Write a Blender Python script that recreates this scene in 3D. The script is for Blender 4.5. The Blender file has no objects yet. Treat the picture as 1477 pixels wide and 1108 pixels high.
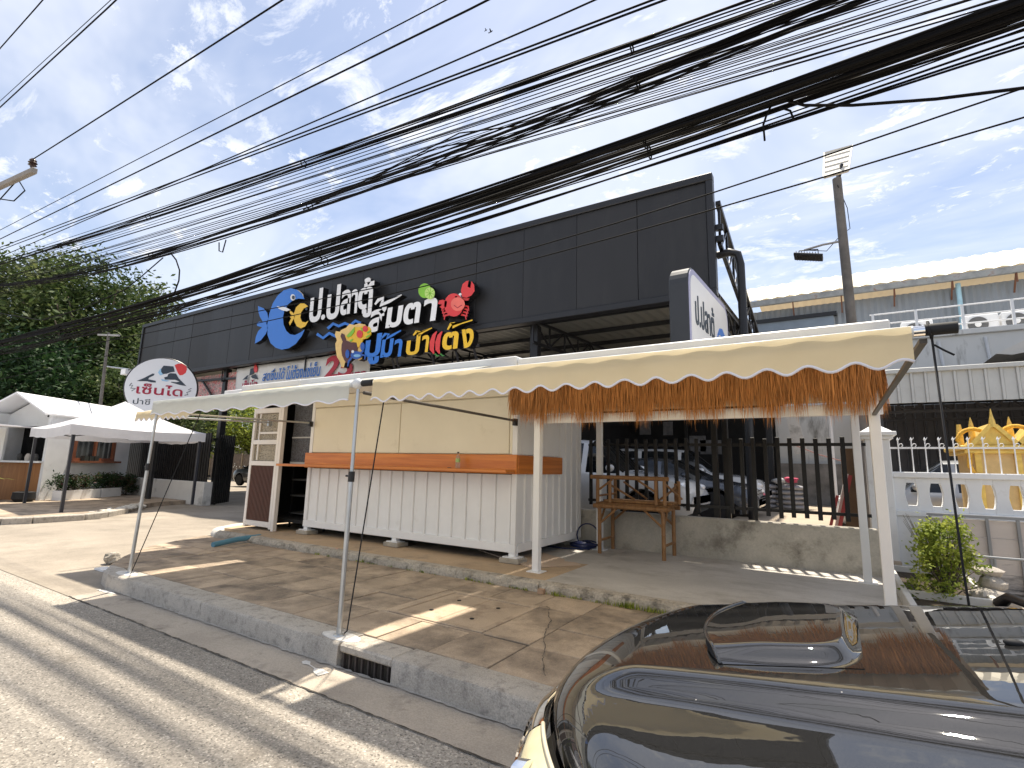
import bpy, math, random
import numpy as np
from mathutils import Vector, Matrix

rnd = random.Random(11)
nrg = np.random.default_rng(5)
sc = bpy.context.scene
COL = sc.collection

# ------------------------------------------------------------------ camera
CAM = Vector((0, 0, 1.6))
FPX, PW, PH = 735.46, 1477.0, 1108.0
_yaw, _pit, _rol = -0.56085, 0.16138, 0.0242
_f = Vector((math.sin(_yaw)*math.cos(_pit), math.cos(_yaw)*math.cos(_pit), math.sin(_pit)))
_r = Vector((math.cos(_yaw), -math.sin(_yaw), 0)); _u = _r.cross(_f)
_R = _r*math.cos(_rol) + _u*math.sin(_rol); _U = -_r*math.sin(_rol) + _u*math.cos(_rol)
cam_d = bpy.data.cameras.new('camera'); cam = bpy.data.objects.new('camera', cam_d); COL.objects.link(cam)
cam_d.sensor_width = 36; cam_d.lens = 36*FPX/PW; cam_d.clip_start = .02; cam_d.clip_end = 3000
cam.matrix_world = Matrix(((_R.x, _U.x, -_f.x, CAM.x), (_R.y, _U.y, -_f.y, CAM.y), (_R.z, _U.z, -_f.z, CAM.z), (0, 0, 0, 1)))
sc.camera = cam

def ray(px, py):
    return _R*((px-PW/2)/FPX) - _U*((py-PH/2)/FPX) + _f
def at_y(px, py, y):            # the point of the vertical street-parallel plane Y = y seen at a photo position
    d = ray(px, py); return CAM + d*(y/d.y)
def at_z(px, py, z):            # the point of the level plane Z = z
    d = ray(px, py); return CAM + d*((z-CAM.z)/d.z)

# ------------------------------------------------------------------ sun, sky, exposure
SUN_DIR = Vector((-.09, .335, 1)).normalized()
SUN_EL = math.asin(SUN_DIR.z); SUN_AZ = math.atan2(SUN_DIR.x, SUN_DIR.y)
sun_d = bpy.data.lights.new('sun', 'SUN'); sun_d.energy = 3.1; sun_d.angle = math.radians(1.5); sun_d.color = (1, .91, .77)
sun = bpy.data.objects.new('sun', sun_d); COL.objects.link(sun); sun.location = (0, 0, 30)
sun.rotation_euler = SUN_DIR.to_track_quat('Z', 'Y').to_euler()

def make_world():
    w = bpy.data.worlds.new('World'); sc.world = w; w.use_nodes = True
    nt = w.node_tree; n = nt.nodes; l = nt.links; n.clear()
    def N(t, **k):
        x = n.new(t)
        for a, b in k.items(): setattr(x, a, b)
        return x
    out = N('ShaderNodeOutputWorld'); bg = N('ShaderNodeBackground')
    sky = N('ShaderNodeTexSky', sky_type='NISHITA', sun_disc=False, sun_elevation=SUN_EL, sun_rotation=SUN_AZ, altitude=50, air_density=1.0, dust_density=1.2, ozone_density=3.6)
    tc = N('ShaderNodeTexCoord'); sep = N('ShaderNodeSeparateXYZ'); l.new(tc.outputs['Generated'], sep.inputs[0])
    # project the direction on a flat cloud deck
    mx = N('ShaderNodeMath', operation='MAXIMUM'); mx.inputs[1].default_value = .03; l.new(sep.outputs[2], mx.inputs[0])
    ad = N('ShaderNodeMath', operation='ADD'); ad.inputs[1].default_value = .12; l.new(mx.outputs[0], ad.inputs[0])
    dx = N('ShaderNodeMath', operation='DIVIDE'); l.new(sep.outputs[0], dx.inputs[0]); l.new(ad.outputs[0], dx.inputs[1])
    dy = N('ShaderNodeMath', operation='DIVIDE'); l.new(sep.outputs[1], dy.inputs[0]); l.new(ad.outputs[0], dy.inputs[1])
    cb = N('ShaderNodeCombineXYZ'); l.new(dx.outputs[0], cb.inputs[0]); l.new(dy.outputs[0], cb.inputs[1])
    def noise(scale, detail, rough, dist, stretch, rot, off=(0, 0, 0)):
        mp = N('ShaderNodeMapping'); mp.inputs['Scale'].default_value = stretch; mp.inputs['Rotation'].default_value = (0, 0, rot); mp.inputs['Location'].default_value = off
        l.new(cb.outputs[0], mp.inputs[0])
        t = N('ShaderNodeTexNoise'); t.inputs['Scale'].default_value = scale; t.inputs['Detail'].default_value = detail
        t.inputs['Roughness'].default_value = rough; t.inputs['Distortion'].default_value = dist
        l.new(mp.outputs[0], t.inputs['Vector']); return t.outputs[0]
    def ramp(src, a, b, lo=0., hi=1.):
        m = N('ShaderNodeMapRange', interpolation_type='SMOOTHSTEP'); l.new(src, m.inputs[0])
        m.inputs[1].default_value = a; m.inputs[2].default_value = b; m.inputs[3].default_value = lo; m.inputs[4].default_value = hi
        return m.outputs[0]
    def mul(a, b):
        m = N('ShaderNodeMath', operation='MULTIPLY'); l.new(a, m.inputs[0])
        if isinstance(b, float): m.inputs[1].default_value = b
        else: l.new(b, m.inputs[1])
        return m.outputs[0]
    wisps = ramp(noise(3.0, 11, .68, .5, (1.0, 2.0, 1), .5), .44, .68)           # streaky cirrus
    big = ramp(noise(.95, 4, .55, .3, (1, 1.4, 1), 1.1, (3.1, 1.7, 0)), .26, .52)
    puffs = ramp(noise(6.5, 12, .70, .25, (1, 1.25, 1), .2, (7.3, 2.2, 0)), .50, .66)
    pm = ramp(noise(1.7, 3, .5, 0, (1, 1, 1), 0, (1.2, 5.5, 0)), .41, .56)
    a1 = mul(wisps, big); a2 = mul(puffs, pm)
    veil = ramp(noise(.8, 5, .6, .8, (1, 1.7, 1), 2.2, (.4, 8.1, 0)), .30, .68, .18, .66)
    m1 = N('ShaderNodeMath', operation='MAXIMUM'); l.new(a1, m1.inputs[0]); l.new(veil, m1.inputs[1])
    m2 = N('ShaderNodeMath', operation='MAXIMUM'); l.new(m1.outputs[0], m2.inputs[0]); l.new(mul(a2, .95), m2.inputs[1])
    mix = N('ShaderNodeMix', data_type='RGBA'); l.new(m2.outputs[0], mix.inputs['Factor'])
    l.new(sky.outputs[0], mix.inputs['A']); mix.inputs['B'].default_value = (6.9, 7.05, 7.5, 1)
    l.new(mix.outputs['Result'], bg.inputs[0]); bg.inputs[1].default_value = .065
    l.new(bg.outputs[0], out.inputs[0])
make_world()
sc.view_settings.view_transform = 'Standard'; sc.view_settings.look = 'None'
sc.view_settings.gamma = 1; sc.view_settings.exposure = 1.38; sc.view_settings.use_curve_mapping = False
sc.cycles.max_bounces = 8; sc.cycles.transparent_max_bounces = 12; sc.cycles.sample_clamp_indirect = 6

# ------------------------------------------------------------------ materials
MATS = {}
def nodes_of(m):
    m.use_nodes = True; nt = m.node_tree; return nt, nt.nodes, nt.links
def M(name, col, rough=.6, metal=0., var=.12, vs=2.5, bump=0., bs=60., coat=0., spec=.5, alpha=1., grime=None, gs=1.2, glo=.5, ghi=.7, stretch=(1, 1, 1), fine=0., trans=0., ior=1.45):
    """principled material; colour wanders by a noise (var), optional grime colour in noise patches, fine speckle, bump"""
    if name in MATS: return MATS[name]
    m = bpy.data.materials.new(name); MATS[name] = m
    nt, n, l = nodes_of(m); b = n['Principled BSDF']
    b.inputs['Roughness'].default_value = rough; b.inputs['Metallic'].default_value = metal
    b.inputs['Coat Weight'].default_value = coat; b.inputs['Coat Roughness'].default_value = .03
    b.inputs['Specular IOR Level'].default_value = spec; b.inputs['Alpha'].default_value = alpha
    b.inputs['Transmission Weight'].default_value = trans; b.inputs['IOR'].default_value = ior
    tc = n.new('ShaderNodeTexCoord'); oi = n.new('ShaderNodeObjectInfo')
    mp = n.new('ShaderNodeMapping'); mp.inputs['Scale'].default_value = stretch; l.new(tc.outputs['Object'], mp.inputs[0])
    sc_ = n.new('ShaderNodeVectorMath'); sc_.operation = 'SCALE'; sc_.inputs[0].default_value = (17, 9, 5); l.new(oi.outputs['Random'], sc_.inputs['Scale'])
    l.new(sc_.outputs[0], mp.inputs['Location'])
    def noise(s, d=4., r=.6):
        t = n.new('ShaderNodeTexNoise'); t.inputs['Scale'].default_value = s; t.inputs['Detail'].default_value = d; t.inputs['Roughness'].default_value = r
        l.new(mp.outputs[0], t.inputs['Vector']); return t.outputs[0]
    def mr(src, a, b_, lo, hi):
        q = n.new('ShaderNodeMapRange'); l.new(src, q.inputs[0])
        for i, v in enumerate((a, b_, lo, hi)): q.inputs[i+1].default_value = v
        return q.outputs[0]
    def mixc(f, A, B):
        q = n.new('ShaderNodeMix'); q.data_type = 'RGBA'; l.new(f, q.inputs['Factor'])
        for s, v in (('A', A), ('B', B)):
            if isinstance(v, tuple): q.inputs[s].default_value = v
            else: l.new(v, q.inputs[s])
        return q.outputs['Result']
    c = np.array(col[:3]); lo = tuple(np.clip(c*(1-var), 0, 1)) + (1,); hi = tuple(np.clip(c*(1+var), 0, 1)) + (1,)
    if var > 0: cur = mixc(mr(noise(vs), .3, .7, 0, 1), lo, hi)
    else: cur = tuple(c) + (1,)
    if grime is not None:
        cur = mixc(mr(noise(gs, 8, .68), glo, ghi, 0, 1), cur, tuple(grime) + (1,))
    if fine > 0:
        q = n.new('ShaderNodeMix'); q.data_type = 'RGBA'; q.blend_type = 'MULTIPLY'; q.inputs['Factor'].default_value = 1
        v = mr(noise(bs*1.3, 3, .7), .3, .7, 1-fine, 1+fine)
        if isinstance(cur, tuple): q.inputs['A'].default_value = cur
        else: l.new(cur, q.inputs['A'])
        l.new(v, q.inputs['B']); cur = q.outputs['Result']
    if isinstance(cur, tuple): b.inputs['Base Color'].default_value = cur
    else: l.new(cur, b.inputs['Base Color'])
    if bump > 0:
        bp = n.new('ShaderNodeBump'); bp.inputs['Strength'].default_value = 1; bp.inputs['Distance'].default_value = bump
        l.new(noise(bs, 5, .65), bp.inputs['Height']); l.new(bp.outputs[0], b.inputs['Normal'])
    return m

def fabric(name, col, transl=.4, var=.06):
    """canvas that lets some light through"""
    m = M(name, col, .8, var=var, vs=3, bump=.004, bs=5, spec=.2)
    nt, n, l = nodes_of(m); b = n['Principled BSDF']; out = [x for x in n if x.type == 'OUTPUT_MATERIAL'][0]
    t = n.new('ShaderNodeBsdfTranslucent'); t.inputs[0].default_value = tuple(col) + (1,)
    mx = n.new('ShaderNodeMixShader'); mx.inputs[0].default_value = transl
    l.new(b.outputs[0], mx.inputs[1]); l.new(t.outputs[0], mx.inputs[2]); l.new(mx.outputs[0], out.inputs[0])
    return m

def leafmat(name, c1, c2, c3, transl=.25):
    m = bpy.data.materials.new(name); MATS[name] = m
    nt, n, l = nodes_of(m); b = n['Principled BSDF']; out = [x for x in n if x.type == 'OUTPUT_MATERIAL'][0]
    at = n.new('ShaderNodeAttribute'); at.attribute_name = 'shade'
    r = n.new('ShaderNodeValToRGB'); l.new(at.outputs['Fac'], r.inputs[0])
    r.color_ramp.elements[0].color = tuple(c1)+(1,); r.color_ramp.elements[1].color = tuple(c3)+(1,)
    e = r.color_ramp.elements.new(.55); e.color = tuple(c2)+(1,)
    l.new(r.outputs[0], b.inputs['Base Color']); b.inputs['Roughness'].default_value = .6; b.inputs['Specular IOR Level'].default_value = .25
    t = n.new('ShaderNodeBsdfTranslucent'); l.new(r.outputs[0], t.inputs[0])
    mx = n.new('ShaderNodeMixShader'); mx.inputs[0].default_value = transl
    l.new(b.outputs[0], mx.inputs[1]); l.new(t.outputs[0], mx.inputs[2]); l.new(mx.outputs[0], out.inputs[0])
    return m

def meshmat(name, col, cover, scale):
    """woven insect screen: fine wires with holes between"""
    m = bpy.data.materials.new(name); MATS[name] = m
    nt, n, l = nodes_of(m); b = n['Principled BSDF']; out = [x for x in n if x.type == 'OUTPUT_MATERIAL'][0]
    b.inputs['Base Color'].default_value = tuple(col)+(1,); b.inputs['Roughness'].default_value = .5
    tc = n.new('ShaderNodeTexCoord'); v = n.new('ShaderNodeTexNoise'); v.inputs['Scale'].default_value = scale; v.inputs['Detail'].default_value = 2
    l.new(tc.outputs['Object'], v.inputs['Vector'])
    q = n.new('ShaderNodeMapRange'); l.new(v.outputs[0], q.inputs[0]); q.inputs[1].default_value = .4; q.inputs[2].default_value = .6; q.inputs[3].default_value = cover-.25; q.inputs[4].default_value = cover+.25
    t = n.new('ShaderNodeBsdfTransparent'); mx = n.new('ShaderNodeMixShader')
    l.new(q.outputs[0], mx.inputs[0]); l.new(t.outputs[0], mx.inputs[1]); l.new(b.outputs[0], mx.inputs[2]); l.new(mx.outputs[0], out.inputs[0])
    return m

def asphalt():
    m = bpy.data.materials.new('asphalt'); MATS['asphalt'] = m
    nt, n, l = nodes_of(m); b = n['Principled BSDF']; tc = n.new('ShaderNodeTexCoord')
    def vor(s):
        v = n.new('ShaderNodeTexVoronoi'); v.inputs['Scale'].default_value = s; l.new(tc.outputs['Object'], v.inputs['Vector']); return v
    def noi(s, d=6, vec=None):
        v = n.new('ShaderNodeTexNoise'); v.inputs['Scale'].default_value = s; v.inputs['Detail'].default_value = d; v.inputs['Roughness'].default_value = .65
        l.new(vec or tc.outputs['Object'], v.inputs['Vector']); return v.outputs[0]
    v = vor(95); r = n.new('ShaderNodeValToRGB'); s = n.new('ShaderNodeSeparateColor'); l.new(v.outputs['Color'], s.inputs[0]); l.new(s.outputs[0], r.inputs[0])
    els = r.color_ramp.elements; els[0].color = (.13, .118, .10, 1); els[1].color = (.60, .54, .46, 1)
    for p, c in ((.10, (.27, .243, .207, 1)), (.5, (.345, .311, .264, 1)), (.9, (.41, .37, .315, 1))):
        e = els.new(p); e.color = c
    def mulc(a, f):
        q = n.new('ShaderNodeMix'); q.data_type = 'RGBA'; q.blend_type = 'MULTIPLY'; q.inputs['Factor'].default_value = 1
        l.new(a, q.inputs['A']); l.new(f, q.inputs['B']); return q.outputs['Result']
    def mr(src, a, b_, lo, hi):
        q = n.new('ShaderNodeMapRange'); l.new(src, q.inputs[0])
        for i, x in enumerate((a, b_, lo, hi)): q.inputs[i+1].default_value = x
        return q.outputs[0]
    mp = n.new('ShaderNodeMapping'); mp.inputs['Scale'].default_value = (.25, 1.6, 1); l.new(tc.outputs['Object'], mp.inputs[0])
    c = mulc(r.outputs[0], mr(noi(.7), .3, .7, .82, 1.14)); c = mulc(c, mr(noi(.9, 4, mp.outputs[0]), .3, .7, .80, 1.14)); c = mulc(c, mr(noi(38, 3), .3, .7, .86, 1.13))
    # a few brown oil and mud stains
    q = n.new('ShaderNodeMix'); q.data_type = 'RGBA'; l.new(mr(noi(.75, 7), .62, .72, 0, .5), q.inputs['Factor']); l.new(c, q.inputs['A']); q.inputs['B'].default_value = (.13, .105, .075, 1)
    l.new(q.outputs['Result'], b.inputs['Base Color']); b.inputs['Roughness'].default_value = .85; b.inputs['Specular IOR Level'].default_value = .3
    bp = n.new('ShaderNodeBump'); bp.inputs['Distance'].default_value = .006; bp.inputs['Strength'].default_value = .7
    l.new(v.outputs['Distance'], bp.inputs['Height']); l.new(bp.outputs[0], b.inputs['Normal'])
    return m

def woodmat(name, c1, c2, rough=.35, axis=0, scale=3.):
    m = bpy.data.materials.new(name); MATS[name] = m
    nt, n, l = nodes_of(m); b = n['Principled BSDF']; tc = n.new('ShaderNodeTexCoord'); mp = n.new('ShaderNodeMapping')
    s = [scale*9]*3; s[axis] = scale*.35; mp.inputs['Scale'].default_value = s; l.new(tc.outputs['Object'], mp.inputs[0])
    v = n.new('ShaderNodeTexNoise'); v.inputs['Scale'].default_value = 1.; v.inputs['Detail'].default_value = 7; v.inputs['Roughness'].default_value = .65; v.inputs['Distortion'].default_value = .8
    l.new(mp.outputs[0], v.inputs['Vector'])
    r = n.new('ShaderNodeValToRGB'); l.new(v.outputs[0], r.inputs[0]); r.color_ramp.elements[0].position = .3; r.color_ramp.elements[1].position = .7
    r.color_ramp.elements[0].color = tuple(c1)+(1,); r.color_ramp.elements[1].color = tuple(c2)+(1,)
    l.new(r.outputs[0], b.inputs['Base Color']); b.inputs['Roughness'].default_value = rough
    bp = n.new('ShaderNodeBump'); bp.inputs['Distance'].default_value = .002; l.new(v.outputs[0], bp.inputs['Height']); l.new(bp.outputs[0], b.inputs['Normal'])
    return m

# ------------------------------------------------------------------ geometry helpers
ORG = {}
def V(*a): return Vector(a)
class MB:
    def __init__(s): s.v = []; s.f = []; s.mi = []; s.cur = 0
    def add(s, vs, fs):
        o = len(s.v); s.v += [tuple(p) for p in vs]
        for f in fs: s.f.append(tuple(i+o for i in f)); s.mi.append(s.cur)
        return s
    def box(s, x0, x1, y0, y1, z0, z1):
        return s.add([(x0,y0,z0),(x1,y0,z0),(x1,y1,z0),(x0,y1,z0),(x0,y0,z1),(x1,y0,z1),(x1,y1,z1),(x0,y1,z1)],
                     [(0,3,2,1),(4,5,6,7),(0,1,5,4),(1,2,6,5),(2,3,7,6),(3,0,4,7)])
    def bar(s, p, q, w, h=None, up=(0, 0, 1)):
        p = Vector(p); q = Vector(q); h = w if h is None else h
        d = (q-p).normalized(); up = Vector(up)
        if abs(d.dot(up)) > .98: up = Vector((1, 0, 0))
        a = d.cross(up).normalized()*w/2; b = a.cross(d).normalized()*h/2
        vs = [p-a-b, p+a-b, p+a+b, p-a+b, q-a-b, q+a-b, q+a+b, q-a+b]
        return s.add(vs, [(0,1,2,3),(7,6,5,4),(0,4,5,1),(1,5,6,2),(2,6,7,3),(3,7,4,0)])
    def tube(s, pts, r, n=8, cap=True):
        pts = [Vector(p) for p in pts]; k = len(pts); rs = r if isinstance(r, (list, tuple)) else [r]*k
        t0 = (pts[1]-pts[0]).normalized(); up = Vector((0, 0, 1)) if abs(t0.z) < .9 else Vector((1, 0, 0)); a = t0.cross(up).normalized()
        vs = []
        for i, p in enumerate(pts):
            t = (pts[min(i+1, k-1)]-pts[max(i-1, 0)]).normalized(); a = (a - t*a.dot(t)).normalized(); b = t.cross(a)
            for j in range(n):
                g = 2*math.pi*j/n; vs.append(p + (a*math.cos(g)+b*math.sin(g))*rs[i])
        fs = [(i*n+j, i*n+(j+1)%n, (i+1)*n+(j+1)%n, (i+1)*n+j) for i in range(k-1) for j in range(n)]
        if cap: fs += [tuple(range(n))[::-1], tuple((k-1)*n+j for j in range(n))]
        return s.add(vs, fs)
    def prism(s, poly, O, U, W, D):
        """polygon poly[(a,b)] in the frame O + a*U + b*W, pushed out by the vector D"""
        O = Vector(O); U = Vector(U); W = Vector(W); D = Vector(D); n = len(poly)
        A = [O+U*a+W*b for a, b in poly]; B = [p+D for p in A]
        return s.add(A+B, [tuple(range(n))[::-1], tuple(range(n, 2*n))] + [(i, (i+1) % n, n+(i+1) % n, n+i) for i in range(n)])
    def lathe(s, prof, c, n=16, axis=(0, 0, 1)):
        c = Vector(c); ax = Vector(axis).normalized(); a = ax.orthogonal().normalized(); b = ax.cross(a); vs = []
        for r, h in prof:
            for j in range(n):
                g = 2*math.pi*j/n; vs.append(c+ax*h+(a*math.cos(g)+b*math.sin(g))*max(r, 1e-4))
        k = len(prof); fs = [(i*n+j, i*n+(j+1) % n, (i+1)*n+(j+1) % n, (i+1)*n+j) for i in range(k-1) for j in range(n)]
        fs += [tuple(range(n))[::-1], tuple((k-1)*n+j for j in range(n))]
        return s.add(vs, fs)
    def grid(s, fn, nu, nv):
        vs = [fn(i/nu, j/nv) for i in range(nu+1) for j in range(nv+1)]
        return s.add(vs, [(i*(nv+1)+j, (i+1)*(nv+1)+j, (i+1)*(nv+1)+j+1, i*(nv+1)+j+1) for i in range(nu) for j in range(nv)])
    def ball(s, c, rx, ry=None, rz=None, nu=10, nv=14, jit=0.):
        c = Vector(c); ry = rx if ry is None else ry; rz = rx if rz is None else rz
        vs = [c+V(0, 0, -rz)]
        for i in range(1, nu):
            t = math.pi*i/nu - math.pi/2
            for j in range(nv):
                g = 2*math.pi*j/nv; k = 1+jit*(rnd.random()-.5)
                vs.append(c+V(rx*math.cos(t)*math.cos(g)*k, ry*math.cos(t)*math.sin(g)*k, rz*math.sin(t)*k))
        vs.append(c+V(0, 0, rz)); L = len(vs)-1
        fs = [(0, 1+(j+1) % nv, 1+j) for j in range(nv)] + [(L, L-nv+j, L-nv+(j+1) % nv) for j in range(nv)]
        fs += [(1+i*nv+j, 1+i*nv+(j+1) % nv, 1+(i+1)*nv+(j+1) % nv, 1+(i+1)*nv+j) for i in range(nu-2) for j in range(nv)]
        return s.add(vs, fs)
    def build(s, name, mat, parent=None, smooth=False, bevel=0., seg=1, solid=0., subsurf=0):
        if len(s.v) > 4*len(s.f):      # drop points no face uses
            used = sorted({i for f in s.f for i in f}); mp_ = {k: i for i, k in enumerate(used)}; s.v = [s.v[i] for i in used]; s.f = [tuple(mp_[i] for i in f) for f in s.f]
        me = bpy.data.meshes.new(name); o = bpy.data.objects.new(name, me); COL.objects.link(o)
        if parent is not None:
            org = ORG[parent.name]; o.parent = parent
        else:
            a = np.array(s.v); org = Vector(((a[:, 0].min()+a[:, 0].max())/2, (a[:, 1].min()+a[:, 1].max())/2, a[:, 2].min())); o.location = org
        ORG[o.name] = org
        me.from_pydata([(p[0]-org[0], p[1]-org[1], p[2]-org[2]) for p in s.v], [], s.f)
        mats = mat if isinstance(mat, (list, tuple)) else [mat]
        for m in mats: me.materials.append(m)
        if len(mats) > 1: me.polygons.foreach_set('material_index', s.mi)
        if smooth:
            me.polygons.foreach_set('use_smooth', [True]*len(me.polygons))
            if smooth == 'auto':
                me.set_sharp_from_angle(angle=math.radians(38))
        if bevel > 0:
            b = o.modifiers.new('bevel', 'BEVEL'); b.width = bevel; b.segments = seg; b.limit_method = 'ANGLE'; b.angle_limit = math.radians(40)
        if solid: q = o.modifiers.new('solid', 'SOLIDIFY'); q.thickness = solid
        if subsurf: q = o.modifiers.new('sub', 'SUBSURF'); q.levels = subsurf; q.render_levels = subsurf
        return o
def thing(name, label, cat, loc, group=None):
    o = bpy.data.objects.new(name, None); COL.objects.link(o); o.location = loc; ORG[o.name] = Vector(loc); o.empty_display_size = .2
    return tag(o, label, cat, group)
def tag(o, label, cat, group=None):
    o['label'] = label; o['category'] = cat
    if group: o['group'] = group
    return o
def struct(o): o['kind'] = 'structure'; return o
def stuff(o): o['kind'] = 'stuff'; return o
def copy_tree(o, parent=None, loc=None):
    c = o.copy(); COL.objects.link(c); c.parent = parent
    if loc is not None: c.location = loc
    ORG[c.name] = Vector(c.location) if parent is None else ORG[parent.name]
    for ch in list(o.children): copy_tree(ch, c)
    return c
def B(x0, x1, y0, y1, z0, z1): return MB().box(x0, x1, y0, y1, z0, z1)

# text is laid out first, while the scene is small
def text_mesh(body, off=0., ext=.5):
    cu = bpy.data.curves.new('lettering', 'FONT'); cu.body = body; cu.extrude = ext; cu.offset = off; cu.resolution_u = 3
    ob = bpy.data.objects.new('lettering', cu); COL.objects.link(ob)
    dg = bpy.context.evaluated_depsgraph_get()
    me = bpy.data.meshes.new_from_object(ob.evaluated_get(dg))
    vs = [tuple(v.co) for v in me.vertices]; fs = [tuple(p.vertices) for p in me.polygons]; nz = [p.normal.z for p in me.polygons]
    bpy.data.meshes.remove(me); bpy.data.objects.remove(ob); bpy.data.curves.remove(cu)
    a = np.array(vs); return a, fs, nz
TEXT = {}
for _t, _o in (('ป', .03), ('.', .03), ('ล', .03), ('า', .03), ('ตู้', .03), ('ส', .035), ('ม', .035), ('ต', .035), ('ปู', .035), ('ง', .035), ('แ', .03),
               ('เซ็นได', .015), ('สดชื่นได้', .012), ('ไม่ต้องแช่เย็น', .012), ('25', .035), ('บาท', .03), ('ป่าชี', 0.), ('ป.ปลาตู้', .012)):
    TEXT[_t] = text_mesh(_t, _o)
def letter(body, O, U, W, D, mats, parent, name='letter'):
    """one letter or word: its box is O + s*U + t*W, its thickness D; mats = (face, side)"""
    a, fs, nz = TEXT[body]; lo = a.min(0); hi = a.max(0); q = (a-lo)/np.maximum(hi-lo, 1e-6)
    O = Vector(O); U = Vector(U); W = Vector(W); D = Vector(D)
    mb = MB(); mb.v = [tuple(O+U*s+W*t+D*h) for s, t, h in q]; mb.f = list(fs); mb.mi = [0 if abs(z) > .5 else 1 for z in nz]
    return mb.build(name, list(mats) if isinstance(mats, (list, tuple)) else [mats, mats], parent)

# ------------------------------------------------------------------ palette
asphalt()
m_gutter = M('gutter_concrete', (.43, .375, .31), .9, var=.14, vs=1.6, grime=(.16, .14, .12), gs=3, glo=.55, ghi=.78, bump=.006, bs=70, fine=.18)
m_kerb = M('kerb_concrete', (.44, .40, .345), .92, var=.15, vs=2, grime=(.17, .155, .14), gs=13, glo=.50, ghi=.78, bump=.009, bs=70, fine=.25)
m_pave = M('paving_concrete', (.43, .34, .25), .9, var=.24, vs=1.3, grime=(.15, .122, .095), gs=1.7, glo=.44, ghi=.68, bump=.005, bs=80, fine=.2)
m_joint = M('joint_dirt', (.08, .068, .055), .95, var=.3, vs=6, bump=.01, bs=60)
m_slab = M('platform_concrete', (.50, .475, .44), .85, var=.14, vs=.9, grime=(.33, .305, .27), gs=1.4, glo=.48, ghi=.72, bump=.004, bs=60, fine=.12, stretch=(1, 1.6, 1))
m_slab2 = M('platform_sandy_concrete', (.46, .34, .22), .88, var=.16, vs=1.5, grime=(.25, .2, .15), gs=2, glo=.52, ghi=.75, bump=.004, bs=60, fine=.15)
m_edge = M('rough_edge_concrete', (.48, .43, .36), .95, var=.2, vs=3, grime=(.13, .12, .10), gs=6, glo=.48, ghi=.7, bump=.03, bs=25, fine=.25)
m_apron = M('apron_concrete', (.33, .285, .23), .9, var=.16, vs=.5, grime=(.23, .20, .16), gs=.9, glo=.45, ghi=.7, bump=.004, bs=40, fine=.14)
m_wallc = M('old_render', (.47, .44, .38), .9, var=.16, vs=1.8, grime=(.14, .125, .10), gs=1.7, glo=.52, ghi=.72, bump=.008, bs=30, fine=.1)
m_wallp = M('pale_stained_render', (.62, .6, .56), .9, var=.08, vs=1.5, grime=(.2, .19, .17), gs=1.5, glo=.55, ghi=.75, bump=.005, bs=30)
m_white = M('white_painted_steel', (.83, .83, .83), .42, var=.04, vs=2, bump=.0012, bs=9, grime=(.62, .60, .56), gs=2.2, glo=.62, ghi=.9)
m_whitew = M('white_wall_paint', (.80, .81, .81), .7, var=.06, vs=1.5, grime=(.5, .49, .46), gs=2.4, glo=.6, ghi=.85, bump=.002, bs=60)
m_cream = M('cream_shutter', (.80, .735, .58), .5, var=.04, vs=1.2, bump=.002, bs=3.5, grime=(.6, .53, .38), gs=2.5, glo=.6, ghi=.9)
m_wood = woodmat('orange_varnished_wood', (.50, .135, .022), (.74, .27, .05), .3, 0, 2.2)
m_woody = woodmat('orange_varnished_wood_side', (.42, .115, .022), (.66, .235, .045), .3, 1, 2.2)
m_black = M('black_paint', (.012, .012, .014), .38, var=.2, vs=3)
m_fence = M('black_fence_paint', (.006, .0055, .0055), .45, var=.3, vs=5, grime=(.022, .019, .017), gs=9, glo=.6, ghi=.8)
m_steel = M('galvanised_steel', (.48, .5, .52), .35, metal=.85, var=.1, vs=8)
m_alu = M('aluminium', (.72, .73, .74), .3, metal=.8, var=.05)
m_chrome = M('chrome', (.9, .9, .9), .04, metal=1., var=0)
m_rubber = M('rubber', (.014, .014, .015), .7, var=.2, vs=10)
m_dark = M('dark_void', (.012, .012, .013), .9, var=.2)  # near-black; stands in for shade inside openings, also plain dark parts
m_bamboo = woodmat('bamboo', (.20, .095, .035), (.36, .19, .075), .55, 2, 3)
m_thatch = M('straw', (.50, .225, .075), .85, var=.45, vs=60, stretch=(1, 1, .03))
m_rope = M('rope_black', (.016, .016, .018), .8, var=.2)
m_cable = M('cable_sheath', (.005, .005, .006), .8, spec=.15, var=.25, vs=1.5)
m_tan = fabric('tan_canvas', (.84, .725, .49), .42)
m_pale = fabric('pale_grey_canvas', (.72, .73, .67), .42)
m_tentw = fabric('white_tent_cloth', (.82, .82, .84), .3)
m_piping = M('white_piping', (.82, .8, .84), .6, var=.03)
m_fish = M('sign_blue', (.03, .18, .62), .3, var=.03)
m_yel = M('sign_yellow', (.82, .50, .025), .3, var=.03)
m_wht = M('sign_white', (.8, .8, .8), .35, var=.02)
m_red = M('sign_red', (.66, .045, .045), .3, var=.05)
m_navy = M('print_dark_grey', (.035, .05, .07), .5, var=.05)
m_maroon = M('print_maroon', (.33, .012, .045), .5, var=.05)
m_sky = M('print_pale_blue', (.3, .52, .72), .5, var=.05)
m_tblue = M('print_blue', (.05, .17, .5), .5, var=.05)
m_side = M('sign_return_black', (.008, .008, .009), .35, var=.1)
m_glass = M('dark_glass', (.010, .012, .014), .04, var=0, spec=.6)
m_bark = M('bark', (.12, .095, .07), .9, var=.3, vs=6, bump=.02, bs=20)
L_tree = leafmat('tree_leaves', (.022, .042, .013), (.08, .12, .035), (.23, .26, .10))
L_bush = leafmat('shrub_leaves', (.10, .15, .02), (.28, .34, .05), (.52, .54, .12), .4)
L_dark = leafmat('dark_leaves', (.010, .030, .010), (.025, .06, .018), (.06, .11, .03))
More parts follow.
